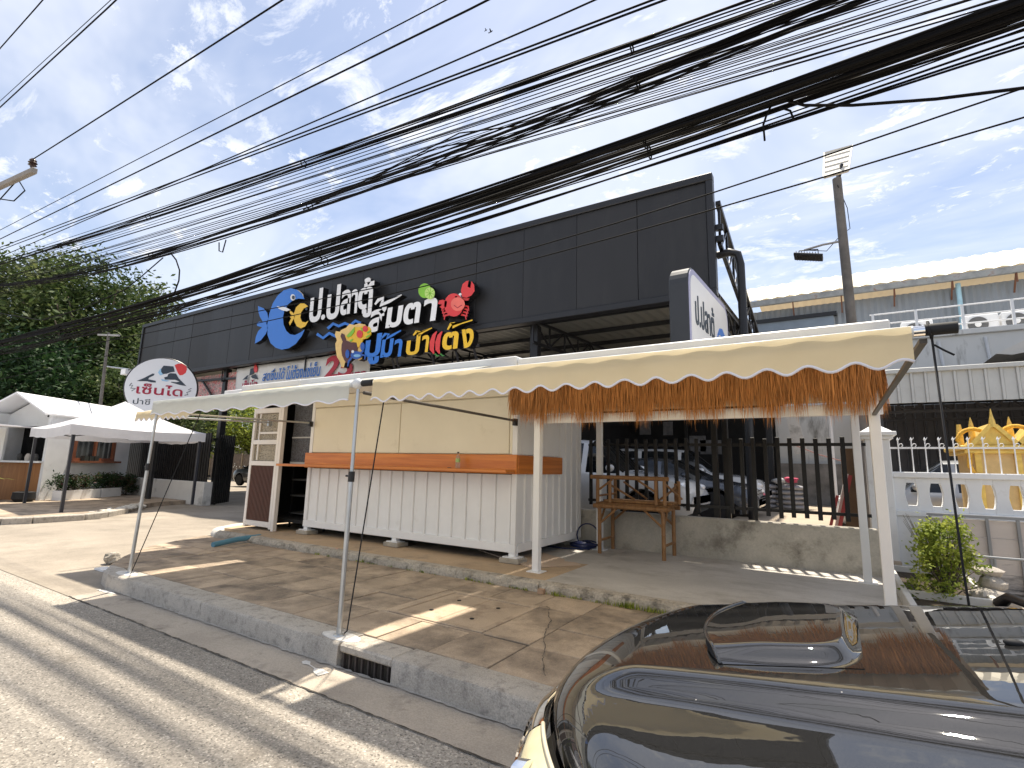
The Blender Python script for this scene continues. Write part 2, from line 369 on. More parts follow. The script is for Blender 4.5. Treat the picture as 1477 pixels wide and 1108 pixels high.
L_flower = leafmat('flowering_leaves', (.012, .035, .012), (.04, .075, .025), (.16, .045, .06))

# ================================================================== GROUND
ROAD_Z, WALK, SLAB, LOT = 0., .18, .28, .45
struct(B(-900, 700, -900, 900, -.6, -.05).build('ground', m_apron))
road = struct(B(-300, 200, -14, 2.58, -.04, 0).build('road', MATS['asphalt']))
gut = struct(B(-7.6, 60, 2.585, 2.985, -.04, .004).build('gutter', m_gutter))
# side road / apron between the two pavements, rising to the gate
ap = MB(); ap.grid(lambda u, v: (-60+52.5*u if u < 1 else -7.5, 2.585+14*v, .002+.10*max(0, v-.15)), 1, 20)
ap = MB()
for a, b, c, d in ((-16.3, -6.5, 2.585, 6.0), (-60, -16.3, 2.585, 3.9), (-30, -9.5, 6.0, 26)):
    ap.grid(lambda u, v: (a+(b-a)*u, c+(d-c)*v, .003+(.0 if d < 7 else .0)), 6, 6)
struct(ap.build('driveway', m_apron))
lot = struct(B(-9.5, .7, 8.9, 60, -.05, LOT).build('parking_ground', M('lot_concrete', (.42, .35, .27), .9, var=.1, vs=.8, grime=(.36, .3, .23), gs=1.1, glo=.5, ghi=.7, bump=.004, bs=40)))

# pavement: recessed bed, slabs one by one, kerb stones
OUT = [(-7.75, 3.02), (-8.05, 3.07), (-8.45, 3.28), (-9.02, 3.67), (-9.55, 4.15), (-9.95, 4.7), (-10.25, 5.35), (-10.45, 6.0), (-10.55, 7.5)]
bed = MB(); poly = [(40, 3.24), (40, 6.2), (-10.4, 6.2)] + [(x+.02, y+.02) for x, y in OUT[::-1][2:]] + [(-7.75, 3.24)]
bed.prism(poly, (0, 0, 0), (1, 0, 0), (0, 1, 0), (0, 0, WALK-.014))
bed = struct(bed.build('sidewalk', m_joint))
def inside(x, y):
    if x > -7.75: return True
    for (x0, y0), (x1, y1) in zip(OUT, OUT[1:]):
        if y0 <= y <= y1: return x > x0+(x1-x0)*(y-y0)/(y1-y0)+.03
    return y > 3.05
xs = [-10.6+.56*i for i in range(27)] + [4.5+1.2*i for i in range(8)]; ys = [3.255, 3.83, 4.37, 4.91, 5.46]
for i in range(len(xs)-1):
    for j in range(4):
        x0, x1, y0, y1 = xs[i], xs[i+1], ys[j], ys[j+1]
        if x1 < -3.72 and False: continue
        cs = [(x0, y0), (x1, y0), (x1, y1), (x0, y1)]; k = sum(inside(*c) for c in cs)
        if k == 0: continue
        if x0 < -2.66 and x1 > -3.74 and y0 > 3.6 and y1 < 5.2: continue            # the inspection covers sit here
        g = .0045; z = WALK-.003+rnd.uniform(-.004, .004); t = [rnd.uniform(-.003, .003) for _ in range(4)]
        if k < 4:   # slab cut to the rounded corner
            pts = []
            for q in range(4):
                p, p2 = cs[q], cs[(q+1) % 4]
                if inside(*p): pts.append(p)
                if inside(*p) != inside(*p2):
                    a, b = (p, p2) if inside(*p) else (p2, p)
                    for _ in range(12):
                        m = ((a[0]+b[0])/2, (a[1]+b[1])/2)
                        if inside(*m): a = m
                        else: b = m
                    pts.append(a)
            if len(pts) < 3: continue
            MB().prism(pts, (0, 0, .1), (1, 0, 0), (0, 1, 0), (0, 0, z-.1)).build('paving_slab', m_pave, bed, bevel=.004)
        else:
            mb = MB(); mb.add([(x0+g, y0+g, .1), (x1-g, y0+g, .1), (x1-g, y1-g, .1), (x0+g, y1-g, .1), (x0+g, y0+g, z+t[0]), (x1-g, y0+g, z+t[1]), (x1-g, y1-g, z+t[2]), (x0+g, y1-g, z+t[3])],
                   [(0,3,2,1),(4,5,6,7),(0,1,5,4),(1,2,6,5),(2,3,7,6),(3,0,4,7)]); mb.build('paving_slab', m_pave, bed, bevel=.004)
# slabs left over round the covers
for x0, x1, y0, y1 in ((-3.88, -2.64, 3.835, 3.86), (-3.88, -3.80, 3.87, 4.905), (-2.68, -2.20, 3.87, 4.905)):
    B(x0+.004, x1-.004, y0, y1, .1, WALK-.004).build('paving_slab', m_pave, bed, bevel=.004)
kerb = struct(B(-7.7, 40, 3.04, 3.20, -.04, .10).build('kerb', m_joint))
kx = [-7.72, -5.6, -3.41]; seg = [(-7.72, -5.52), (-5.515, -3.45), (-2.86, -.55), (-.545, 1.8), (1.805, 4.2), (4.205, 8), (8.005, 14), (14.005, 26)]
def kerbprof(top=WALK): return [(2.972, -.03), (2.978, top-.022), (2.986, top-.006), (3.004, top), (3.245, top), (3.245, -.03)]
for a, b in seg:
    n = max(2, int((b-a)/.16)); mb = MB(); pr = kerbprof()
    vs = []
    for i in range(n+1):
        x = a+(b-a)*i/n
        for q, (y, z) in enumerate(pr):
            jy = rnd.uniform(-.003, .003) if q < 4 else 0; jz = (rnd.uniform(-.004, .001)-(.012 if rnd.random() < .06 else 0)) if q in (1, 2) else rnd.uniform(-.002, .002)
            vs.append((x, y+jy, z+jz))
    k = len(pr); fs = [(i*k+j, (i+1)*k+j, (i+1)*k+(j+1) % k, i*k+(j+1) % k) for i in range(n) for j in range(k)]
    fs += [tuple(range(k)), tuple(n*k+j for j in range(k))[::-1]]
    mb.add(vs, [f[::-1] for f in fs]); mb.build('kerb_stone', m_kerb, kerb, smooth='auto')
# the stone over the drain mouth and its two jambs
B(-3.445, -2.865, 2.985, 3.24, .112, WALK).build('kerb_stone', m_kerb, kerb, bevel=.015)
# rounded kerb end round the corner
cor = [(-7.725, 3.0)] + OUT[1:]; mb = MB(); vs = []
for i, (x, y) in enumerate(cor):
    p0 = Vector(cor[max(0, i-1)]); p1 = Vector(cor[min(len(cor)-1, i+1)]); t = (p1-p0).normalized(); nn = Vector((t.y, -t.x)); top = WALK-.01*i
    nn = -nn if nn.dot(Vector((1, .6))) < 0 else nn
    for d, z in ((-.02, -.03), (-.01, top-.035), (.005, top-.01), (.03, top), (.2, top), (.2, -.03)):
        vs.append((x+nn.x*d, y+nn.y*d, z+rnd.uniform(-.004, .004)))
k = 6; n = len(cor)-1; fs = [(i*k+j, i*k+(j+1) % k, (i+1)*k+(j+1) % k, (i+1)*k+j) for i in range(n) for j in range(k)]
fs += [tuple(range(k))[::-1], tuple(n*k+j for j in range(k))]
mb.add(vs, [f[::-1] for f in fs]); mb.build('kerb_stone', m_kerb, kerb, smooth='auto')

# open joint between gutter and asphalt, mortar smears, a diagonal crack in the paving
def ribbon(pts, w, z, name, mat, par, j=.5):
    L = []; R = []
    for i, (x, y) in enumerate(pts):
        q = Vector(pts[min(i+1, len(pts)-1)])-Vector(pts[max(i-1, 0)]); q = Vector((-q.y, q.x)).normalized()*w/2*(1+j*(rnd.random()*2-1)); L.append((x+q.x, y+q.y, z)); R.append((x-q.x, y-q.y, z))
    n = len(pts); mb = MB(); mb.add(L+R, [(i, n+i, n+i+1, i+1) for i in range(n-1)]); return mb.build(name, mat, par)
ribbon([(-7.6+.05*i, 2.583+rnd.uniform(-.005, .005)) for i in range(300)], .011, .0085, 'open_joint', m_joint, gut, .8)
ribbon([(-7.6+.05*i, 2.967+rnd.uniform(-.004, .004)) for i in range(300)], .026, .0125, 'mortar_fillet', M('pale_mortar', (.42, .39, .34), .9, var=.25, vs=6), gut, .9)
cw = [-2.62, 4.95]; cr = []
for i in range(60): cr.append(tuple(cw)); cw[0] += .014+rnd.gauss(0, .006); cw[1] -= .027+rnd.gauss(0, .004)
ribbon(cr, .0055, WALK+.0075, 'crack', m_joint, bed, .8)
for cx, cy in ((-3.55, 3.10), (-7.55, 3.12)):
    P = [(cx+.19*math.cos(g)*(1+.35*rnd.random()), cy+.075*math.sin(g)*(1+.3*rnd.random())) for g in [i*.42 for i in range(15)]]
    MB().prism(P, (0, 0, WALK-.01), (1, 0, 0), (0, 1, 0), (0, 0, .0145)).build('mortar_smear', M('white_mortar', (.68, .66, .62), .9, var=.15, vs=12, bump=.006, bs=40), kerb)
ribbon([(-3.75+.05*i, 2.90-.012*i) for i in range(8)], .05, .0090, 'mortar_smear', MATS['white_mortar'], gut, .9); ribbon([(-7.7+.05*i, 2.90+.004*i) for i in range(9)], .05, .0090, 'mortar_smear', MATS['white_mortar'], gut, .9)

# storm drain under the kerb
dr = thing('storm_drain', 'dark barred storm drain mouth under the kerb by the middle awning pole', 'drain', (-3.155, 3.0, 0))
B(-3.45, -2.86, 3.12, 3.2, -.03, .11).build('cavity', m_dark, dr)
for i in range(8):
    x = -3.40+.07*i; B(x-.007, x+.007, 2.995, 3.02, -.028, .113).build('drain_bar', M('rusty_iron', (.055, .045, .04), .8, var=.3, vs=20), dr)
# inspection covers
ic = thing('inspection_cover', 'pair of concrete inspection covers with lifting holes set in brown paving', 'manhole cover', (-3.2, 4.4, WALK))
m_cov = M('cover_concrete', (.45, .355, .26), .9, var=.14, vs=2, grime=(.2, .15, .11), gs=3, glo=.5, ghi=.75, bump=.004, bs=70, fine=.15)
fr = MB()
for x0, x1, y0, y1 in ((-3.80, -2.68, 3.87, 3.93), (-3.80, -2.68, 4.85, 4.91), (-3.80, -3.74, 3.93, 4.85), (-2.74, -2.68, 3.93, 4.85)): fr.box(x0, x1, y0, y1, .1, WALK+.004)
fr.build('frame', m_cov, ic, bevel=.005)
for x0, x1 in ((-3.735, -3.243), (-3.235, -2.745)):
    c = B(x0, x1, 3.935, 4.845, .1, WALK-.003).build('cover', m_cov, ic, bevel=.006)
    for y in (4.15, 4.6):
        MB().lathe([(.022, 0), (.022, .004)], ((x0+x1)/2, y, WALK-.0015), 12).build('lifting_hole', m_dark, c)
c2 = thing('inspection_cover', 'long rectangular inspection cover outlined by cracks near the rounded kerb corner', 'manhole cover', (-8.9, 4.6, WALK))
B(-9.35, -8.25, 4.32, 4.62, .12, WALK+.004).build('cover', m_cov, c2, bevel=.005); B(-9.35, -8.25, 4.64, 4.92, .12, WALK+.005).build('cover', m_cov, c2, bevel=.005)
# raised concrete platform with a crumbling edge
def edge_strip(x0, x1, mt, name):
    mb = MB(); n = int((x1-x0)/.09); vs = []
    for i in range(n+1):
        x = x0+(x1-x0)*i/n
        for y, z in ((5.46, .14), (5.452, .22), (5.47, SLAB-.012), (5.50, SLAB), (5.62, SLAB)):
            vs.append((x, y+(rnd.uniform(-.02, .012) if y < 5.6 else 0), z+(rnd.uniform(-.012, .004) if .2 < z < SLAB else 0)))
    mb.add(vs, [(i*5+j, (i+1)*5+j, (i+1)*5+j+1, i*5+j+1) for i in range(n) for j in range(4)])
    return mb.build(name, mt, plat, smooth='auto')
plat = struct(B(-3.0, .60, 5.62, 8.62, .02, SLAB).build('concrete_platform', m_slab))
B(-9.6, -3.0, 5.62, 6.9, .02, SLAB).build('platform_front', m_slab2, plat)
B(-9.6, -3.0, 6.9, 8.62, .02, SLAB).build('platform_back', m_slab, plat)
edge_strip(-9.9, -3.0, m_edge, 'platform_edge'); edge_strip(-3.0, .6, m_edge, 'platform_edge')
mb = MB(); mb.tube([(-9.9, 5.55, .16), (-10.35, 5.75, .17), (-10.55, 6.2, .18), (-10.6, 7.2, .18)], [.12, .13, .13, .12], 8); mb.build('platform_kerb', M('white_kerb', (.6, .58, .53), .9, var=.1, bump=.006, bs=30), plat, smooth=True)
B(-10.5, -9.6, 5.85, 8.62, .02, SLAB-.004).build('platform_end', m_slab2, plat)

# left-hand pavement beyond the side road
lp = MB(); P = [(-60, 3.9), (-16.9, 3.9), (-16.45, 4.1), (-16.3, 4.6), (-16.35, 5.6), (-16.75, 6.2), (-17.6, 7.0), (-18.4, 7.6), (-19.5, 8.6), (-20, 10.2), (-60, 10.2)]
lp.prism(P, (0, 0, -.03), (1, 0, 0), (0, 1, 0), (0, 0, .17)); lp = struct(lp.build('far_pavement', m_pave))
mb = MB()
for (x0, y0), (x1, y1) in zip(P[:7], P[1:7]): mb.bar((x0, y0, .065), (x1, y1, .065), .2, .18)
mb.build('kerb_stone', m_kerb, lp, bevel=.02)
rub = MB()
for i in range(46):
    t = rnd.random(); rub.ball((-16.7-2.2*t+rnd.uniform(-.25, .15), 6.0+2.0*t+rnd.uniform(-.15, .15), .1+.04*rnd.random()), rnd.uniform(.05, .14), rnd.uniform(.05, .14), rnd.uniform(.03, .07), 5, 7, .5)
o = stuff(rub.build('rubble', M('pale_rubble', (.6, .56, .48), .95, var=.2, vs=5, bump=.02, bs=20))); tag(o, 'pale broken mortar rubble along the end of the far kerb', 'rubble')

# ================================================================== BLACK RESTAURANT BUILDING
FY = 10.6
X0, X1, ZB, ZT = -27.4, -1.78, 5.16, 7.84
bld = thing('restaurant_building', 'long black open-sided restaurant building with a tall panelled fascia', 'building', (-14.5, FY, 0))
m_pan = M('black_composite_panel', (.017, .0165, .0175), .45, var=.12, vs=.7, bump=.006, bs=.9, grime=(.028, .027, .027), gs=1.3, glo=.48, ghi=.8, stretch=(1.6, 1, .3))
m_pan2 = M('black_composite_panel_worn', (.019, .0185, .0195), .5, var=.12, vs=.9, bump=.006, bs=.8, grime=(.03, .029, .029), gs=1.3, glo=.5, ghi=.8, stretch=(1.6, 1, .3))
npan = 17; w = (X1-X0-.3)/npan
for i in range(npan):
    a = X0+.15+w*i; d = rnd.uniform(-.008, .008)
    B(a+.004, a+w-.004, FY+d, FY+.05, ZB+.13, ZT-.16).build('fascia_panel', m_pan if i % 3 else m_pan2, bld, bevel=.004)
B(X0+.1, X1-.1, FY+.055, FY+.12, ZB, ZT-.05).build('fascia_backing', m_dark, bld)
m_trim = M('black_trim', (.016, .016, .018), .4, var=.1, vs=2)
B(X0, X1, FY-.06, FY+.16, ZT-.155, ZT).build('fascia_trim', m_trim, bld, bevel=.01)
B(X0, X1, FY-.08, FY+.16, ZB-.02, ZB+.125).build('fascia_trim', m_trim, bld, bevel=.012)
B(X0, X0+.14, FY-.055, FY+.155, ZB+.126, ZT-.156).build('fascia_trim', m_trim, bld, bevel=.01)
B(X1-.14, X1, FY-.055, FY+.155, ZB+.126, ZT-.156).build('fascia_trim', m_trim, bld, bevel=.01)
# roof: corrugated underside on purlins and trusses
RY = 27.
m_roofu = M('roof_sheet_underside', (.22, .22, .2), .5, metal=.3, var=.1, vs=.6)
mb = MB(); nx = 170
def zr(y): return 5.42+.055*(y-FY)
vs = []
for i in range(nx+1):
    x = X0+.2+(X1-X0-.3)*i/nx; o_ = .03 if i % 2 else 0
    vs += [(x, FY+.17, zr(FY)+o_), (x, RY, zr(RY)+o_)]
mb.add(vs, [(2*i, 2*i+1, 2*i+3, 2*i+2) for i in range(nx)]); mb.build('roof_sheet', m_roofu, bld, solid=.004)
for i in range(9):
    y = FY+.9+i*1.75; B(X0+.2, X1-.1, y, y+.06, zr(y)-.12, zr(y)-.006).build('purlin', m_black, bld)
def truss(x):
    mb = MB(); a = (x, FY+.2, zr(FY)-.14); 
    mb.bar((x, FY+.2, zr(FY)-.16), (x, RY, zr(RY)-.16), .07, .07); mb.bar((x, FY+.2, zr(FY)-.72), (x, RY, zr(RY)-.72), .07, .07)
    n = 18
    for i in range(n):
        y0 = FY+.2+(RY-FY-.2)*i/n; y1 = FY+.2+(RY-FY-.2)*(i+1)/n
        mb.bar((x, y0, zr(y0)-.72), (x, y0, zr(y0)-.16), .04)
        mb.bar((x, y0, zr(y0)-.72 if i % 2 else zr(y0)-.16), (x, y1, zr(y1)-.16 if i % 2 else zr(y1)-.72), .04)
    return mb.build('truss', m_black, bld)
for x in (-25.5, -20.4, -15.2, -10.2, -6.2, -1.9): truss(x)
for x in (-20.4, -15.2):
    B(x-.11, x+.11, FY+.3, FY+.52, .0, 5.2).build('column', m_black, bld, bevel=.008)
B(-6.4, -6.18, FY+.4, FY+.6, LOT, 5.2).build('column', m_black, bld, bevel=.008)
for x, y in ((-10.2, RY-.5), (-6.2, RY-.5), (-1.95, 21.)): B(x-.1, x+.1, y, y+.2, LOT-.02, zr(y)-.1).build('column', m_black, bld)
# side of the roof: raking truss, downpipe
mb = MB()
def rk(y): return 7.2-.30*(y-FY)
mb.bar((X1+.05, FY+.2, 7.25), (X1+.05, FY+7.5, 5.55), .1, .1); mb.bar((X1+.05, FY+.2, 6.35), (X1+.05, FY+6.0, 5.2), .08, .08)
for i in range(8):
    y0 = FY+.3+.85*i; y1 = y0+.85
    mb.bar((X1+.05, y0, 7.25-.233*(y0-FY)), (X1+.05, y0, 6.35-.2*(y0-FY)), .05); mb.bar((X1+.05, y0, 6.35-.2*(y0-FY)), (X1+.05, y1, 7.25-.233*(y1-FY)), .045)
mb.build('side_truss', m_black, bld)
MB().tube([(X1-.05, FY+.45, 6.18), (X1+.2, FY+.45, 6.2), (X1+.36, FY+.45, 6.12), (X1+.4, FY+.45, 5.9), (X1+.4, FY+.45, .5)], .085, 10).build('downpipe', m_black, bld, smooth='auto')
for z in (6.6, 6.35): B(X1, X1+.14, FY+.1, FY+.2, z, z+.12).build('bracket', m_black, bld)
# dim back wall with pale notices, and a counter
B(-9.4, X1+.2, RY+.0, RY+.15, LOT, 7).build('back_wall', M('interior_black_wall', (.018, .018, .02), .7, var=.2), bld)
B(-9.4, -9.25, FY+5, RY, LOT, 5.3).build('side_wall', M('interior_black_wall2', (.02, .02, .022), .7, var=.2), bld)
m_note = M('dim_notice', (.25, .25, .27), .7, var=.3, vs=4)
for px, py, w_, h_ in ((963, 618, .5, .7), (1003, 640, 1.0, .8), (1025, 645, 1.0, .7), (892, 613, .5, .8), (930, 616, .6, .8)):
    p = at_y(px, py, RY-.1); B(p.x-w_/2, p.x+w_/2, RY-.06, RY-.02, p.z-h_/2, p.z+h_/2).build('wall_notice', m_note, bld)
# printed wall panels on the left end of the front, with steel props
m_print = M('faded_food_print', (.62, .42, .38), .6, var=.55, vs=9, grime=(.62, .1, .12), gs=9, glo=.52, ghi=.6, fine=.4, bs=12)

def sheet(name, label, cat, px0, px1, pyt, pyb, y, mat, th=.04, group=None):
    a = at_y(px0, pyt, y); b = at_y(px1, pyb, y)
    o = B(a.x, b.x, y, y+th, min(a.z, b.z), max(a.z, b.z)).build(name, mat); return tag(o, label, cat, group)
pb = thing('printed_board', 'faded food-picture board under the left end of the black fascia', 'board', at_y(310, 600, 11.0))
a = at_y(268, 545, 11.0); b = at_y(352, 528, 11.0)
B(a.x-1.5, b.x, 11.0, 11.04, 3.6, 5.05).build('print', m_print, pb)
mb = MB(); mb.bar((a.x, 10.9, 4.9), (b.x, 10.9, 4.75), .08); mb.bar((a.x+1.5, 10.92, 4.9), (a.x+3.2, 10.92, 3.6), .06); mb.build('strut', m_black, pb)
# banner
BY = 10.86
bn = thing('promotion_banner', 'white cloth banner with blue slogan and a big red 25 under the fascia', 'banner', at_y(440, 560, BY))
a = at_y(342, 535, BY); b = at_y(533, 535, BY); 
def banner_pt(u, v): return (a.x+(b.x-a.x)*u, BY+.02*math.sin(u*19)+.012*math.sin(u*41+v*5), 3.55+(5.12-3.55)*v+.02*math.sin(u*9))
mb = MB(); mb.grid(banner_pt, 60, 10); mb.build('cloth', M('banner_cloth', (.68, .68, .66), .7, var=.06, vs=2, bump=.01, bs=4), bn, smooth=True, solid=.004)
def onplane(body, l, r, t, b_, y, mats, parent, depth=.02, shear=0., f=None, name='letter'):
    """letter placed by its box on the plane Y = y; l, r, t, b_ in photo positions (f maps zoomed readings back)"""
    g = f or (lambda x, y_: (x, y_)); mx, my = (l+r)/2, (t+b_)/2
    xl = at_y(*g(l, my), y).x; xr = at_y(*g(r, my), y).x; zt = at_y(*g(mx, t), y).z; zb = at_y(*g(mx, b_), y).z
    return letter(body, (xl, y, zb), (xr-xl, 0, 0), (shear*(zt-zb), 0, zt-zb), (0, -depth, 0), mats, parent, name)
z7 = lambda x, y: (180+x/4.616, 440+y/4.616)
onplane('สดชื่นได้', 920, 1062, 425, 500, BY-.05, (m_tblue, m_tblue), bn, .012, .12, z7)
onplane('ไม่ต้องแช่เย็น', 1075, 1298, 392, 485, BY-.05, (m_tblue, m_tblue), bn, .012, .12, z7)
z3 = lambda x, y: (360+x/3.986, 380+y/3.986)
onplane('25', 422, 585, 527, 668, BY-.05, (M('banner_red', (.42, .02, .04), .5, var=.05),)*2, bn, .012, .25, z3)
onplane('บาท', 588, 668, 622, 664, BY-.05, (m_maroon, m_maroon), bn, .012, 0, z3)
def shape(pts, y, depth, mats, parent, f, name, side=None):
    """flat cut-out traced on the plane Y = y and given its real thickness"""
    Q = [at_y(*f(*p), y) for p in pts]; area = sum(Q[i].x*Q[(i+1) % len(Q)].z-Q[(i+1) % len(Q)].x*Q[i].z for i in range(len(Q)))
    if area < 0: Q = Q[::-1]
    n = len(Q); mb = MB(); A = [Vector((p.x, y-depth, p.z)) for p in Q]; Bk = [Vector((p.x, y, p.z)) for p in Q]
    mb.add(A+Bk, [tuple(range(n))]); mb.cur = 1
    o = 0
    for i in range(n): mb.f.append((i, n+i, n+(i+1) % n, (i+1) % n)); mb.mi.append(1)
    mb.f.append(tuple(range(n, 2*n))[::-1]); mb.mi.append(1)
    return mb.build(name, [mats, side or m_side], parent)
def disc(cx, cy, rx, ry=None, n=20): ry = ry or rx; return [(cx+rx*math.cos(2*math.pi*i/n), cy+ry*math.sin(2*math.pi*i/n)) for i in range(n)]
def stroke(pts, w):
    """ribbon outline round a polyline, tapered ends (brush stroke)"""
    P = [Vector(p) for p in pts]; L = []; R = []; n = len(P)
    for i, p in enumerate(P):
        t = (P[min(i+1, n-1)]-P[max(i-1, 0)]).normalized(); q = Vector((-t.y, t.x))
        k = w[i]/2 if isinstance(w, (list, tuple)) else w/2
        L.append(tuple(p+q*k)); R.append(tuple(p-q*k))
    return L+R[::-1]
# banner logo
for pts, m_ in (([(830,470),(838,425),(858,420),(862,450),(845,465)], m_navy), ([(785,498),(815,470),(825,468),(812,488),(822,495)], m_navy), ([(840,475),(870,460),(888,495),(850,488)], m_navy), (disc(872, 425, 12, 26), m_red)):
    shape(pts, BY-.05, .01, m_, bn, z7, 'logo_mark', m_)
onplane('เซ็นได', 785, 880, 500, 550, BY-.05, (m_maroon,)*2, bn, .012, 0, z7)

# ---- sign letters and emblems on the fascia
SY = FY-.10
sg = thing('fascia_sign', 'raised shop sign of white, blue and yellow Thai letters with fish and crab', 'shop sign', (-12, FY, 5.2))
WL = (m_wht, m_side)
for t, l, r, tp, bt in (('ป', 380, 447, 160, 346), ('.', 443, 466, 304, 334), ('ป', 478, 550, 140, 330), ('ล', 556, 612, 165, 306), ('า', 616, 652, 162, 298), ('ตู้', 655, 742, 98, 322)):
    onplane(t, l, r, tp, bt, SY, WL, sg, .22, 0, z3)
for t, l, r, tp, bt in (('ส', 714, 805, 272, 402), ('ม', 815, 902, 262, 378), ('ต', 912, 1006, 240, 360), ('า', 1024, 1100, 214, 345)):
    onplane(t, l, r, tp, bt, SY, WL, sg, .22, .10, z3)
def swoosh(pts, w, m_): shape(stroke(pts, w), SY, .22, m_, sg, z3, 'tone_mark')
swoosh([(752, 248), (772, 222), (800, 212), (795, 232), (778, 252), (830, 232), (905, 193)], [10, 18, 20, 16, 20, 18, 6], m_wht)
YL = (m_yel, m_side); BL = (m_fish, m_side)
onplane('ปู', 690, 778, 418, 588, SY, BL, sg, .22, .08, z3); onplane('ม', 785, 850, 446, 548, SY, BL, sg, .22, .10, z3); onplane('า', 858, 903, 446, 545, SY, BL, sg, .22, .10, z3)
swoosh([(790, 440), (812, 416), (832, 416), (818, 442), (850, 424), (902, 396)], [8, 15, 15, 16, 14, 6], m_fish)
onplane('ป', 930, 1005, 425, 535, SY, YL, sg, .22, .08, z3); onplane('า', 1016, 1056, 424, 520, SY, YL, sg, .22, .10, z3)
swoosh([(972, 424), (990, 402), (1008, 404), (1000, 424), (1030, 402), (1078, 382)], [8, 15, 15, 16, 14, 6], m_yel)
for dx in (0, 36): 
    shape(stroke([(1106+dx*.85, 402), (1090+dx*.85, 425), (1079+dx*.9, 465), (1078+dx*.9, 505), (1090+dx*.9, 528)], [6, 20, 28, 24, 8]), SY, .22, m_red, sg, z3, 'chilli')
    shape(stroke([(1088+dx*.9, 524), (1105+dx*.9, 540), (1118+dx*.8, 538)], [10, 8, 4]), SY, .2, M('sign_green', (.05, .22, .04), .4), sg, z3, 'chilli_stalk')
onplane('ต', 1135, 1225, 406, 505, SY, YL, sg, .22, .08, z3); onplane('ง', 1240, 1312, 388, 495, SY, YL, sg, .22, .08, z3)
swoosh([(1168, 392), (1188, 358), (1205, 352), (1196, 378), (1240, 355), (1310, 338)], [8, 15, 15, 16, 15, 7], m_yel)
shape([(345,215),(330,185),(300,161),(265,153),(225,165),(190,195),(162,240),(142,300),(131,360),(133,420),(150,465),(180,492),(215,503),(255,495),(295,470),(330,425),(347,388),(322,405),(290,420),(262,415),(240,395),(225,360),(221,320),(229,280),(250,245),(280,221),(310,212)], SY, .2, m_fish, sg, z3, 'fish_body')
shape([(75,253),(108,266),(128,292),(134,325),(122,350),(133,378),(120,412),(92,448),(57,468),(62,430),(76,396),(98,374),(70,366),(68,350),(84,342),(104,345),(86,315),(76,282)], SY-.02, .18, m_fish, sg, z3, 'fish_tail')
shape([(158,246),(185,250),(212,254),(236,268),(215,276),(188,270),(168,260)], SY-.205, .012, m_wht, sg, z3, 'gill_stripe', m_wht)
shape(disc(250, 196, 14, 18), SY-.205, .012, m_wht, sg, z3, 'fish_eye', m_wht); shape(disc(252, 196, 8, 11), SY-.22, .01, m_navy, sg, z3, 'pupil', m_navy)
shape([(366,256),(345,240),(320,240),(296,262),(284,300),(286,340),(301,370),(325,382),(350,370),(368,338),(350,348),(331,344),(321,320),(326,290),(341,268)], SY, .2, m_yel, sg, z3, 'small_fish_body')
shape([(258,278),(278,292),(287,315),(277,332),(258,365),(253,348),(266,322),(257,316),(269,307),(258,294)], SY-.02, .18, m_yel, sg, z3, 'small_fish_tail')
shape(disc(327, 262, 6, 8), SY-.205, .01, m_navy, sg, z3, 'small_fish_eye', m_navy)
shape(stroke([(466, 380), (498, 352), (530, 366), (566, 350), (596, 362), (626, 336), (656, 350)], 16), SY, .12, m_fish, sg, z3, 'wave')
shape(stroke([(404, 410), (440, 434), (476, 406), (512, 424), (530, 414)], 16), SY, .12, m_fish, sg, z3, 'wave')
m_lime = M('lime_green', (.22, .5, .04), .4); m_limel = M('lime_flesh', (.5, .7, .2), .4)
shape(disc(1040, 172, 37, 42), SY, .24, m_lime, sg, z3, 'lime'); shape(disc(1037, 172, 29, 34), SY-.245, .01, m_limel, sg, z3, 'lime_flesh', m_lime)
for i in range(4):
    g = math.pi*i/4+.2; shape(stroke([(1037-26*math.cos(g), 172-31*math.sin(g)), (1037+26*math.cos(g), 172+31*math.sin(g))], 3), SY-.256, .004, m_lime, sg, z3, 'lime_spoke', m_lime)
# red crab cut-out
m_red2 = M('crab_red_light', (.78, .16, .12), .35)
shape(disc(1203, 252, 55, 66), SY, .22, m_red, sg, z3, 'crab_body'); shape(disc(1198, 235, 40, 40), SY-.225, .008, m_red2, sg, z3, 'crab_highlight', m_red2)
shape(stroke([(1245, 215), (1275, 215), (1285, 190)], 22), SY, .18, m_red, sg, z3, 'crab_arm')
shape([(1252,205),(1246,170),(1256,135),(1276,118),(1290,116),(1284,150),(1300,158),(1306,118),(1322,140),(1324,175),(1306,200),(1280,212)], SY, .24, m_red, sg, z3, 'crab_claw')
shape([(1112,245),(1120,226),(1142,222),(1165,232),(1160,262),(1140,276),(1122,262),(1138,250)], SY, .22, m_red, sg, z3, 'crab_claw')
for sx in (1, -1):
    for i in range(4):
        y_ = 252+i*17; x_ = 1203+sx*(48-i*5); shape(stroke([(x_, y_), (x_+sx*26, y_+6), (x_+sx*30, y_+30)], [12, 10, 4]), SY, .16, m_red, sg, z3, 'crab_leg')
for x_, y_ in ((1186, 195), (1218, 188)):
    shape(disc(x_, y_, 11, 14), SY-.16, .05, m_wht, sg, z3, 'crab_eye', m_wht); shape(disc(x_+2, y_, 6, 8), SY-.215, .005, m_navy, sg, z3, 'pupil', m_navy)
shape(stroke([(1175, 240), (1195, 256), (1220, 240)], 4), SY-.236, .003, m_maroon, sg, z3, 'crab_mouth', m_maroon)
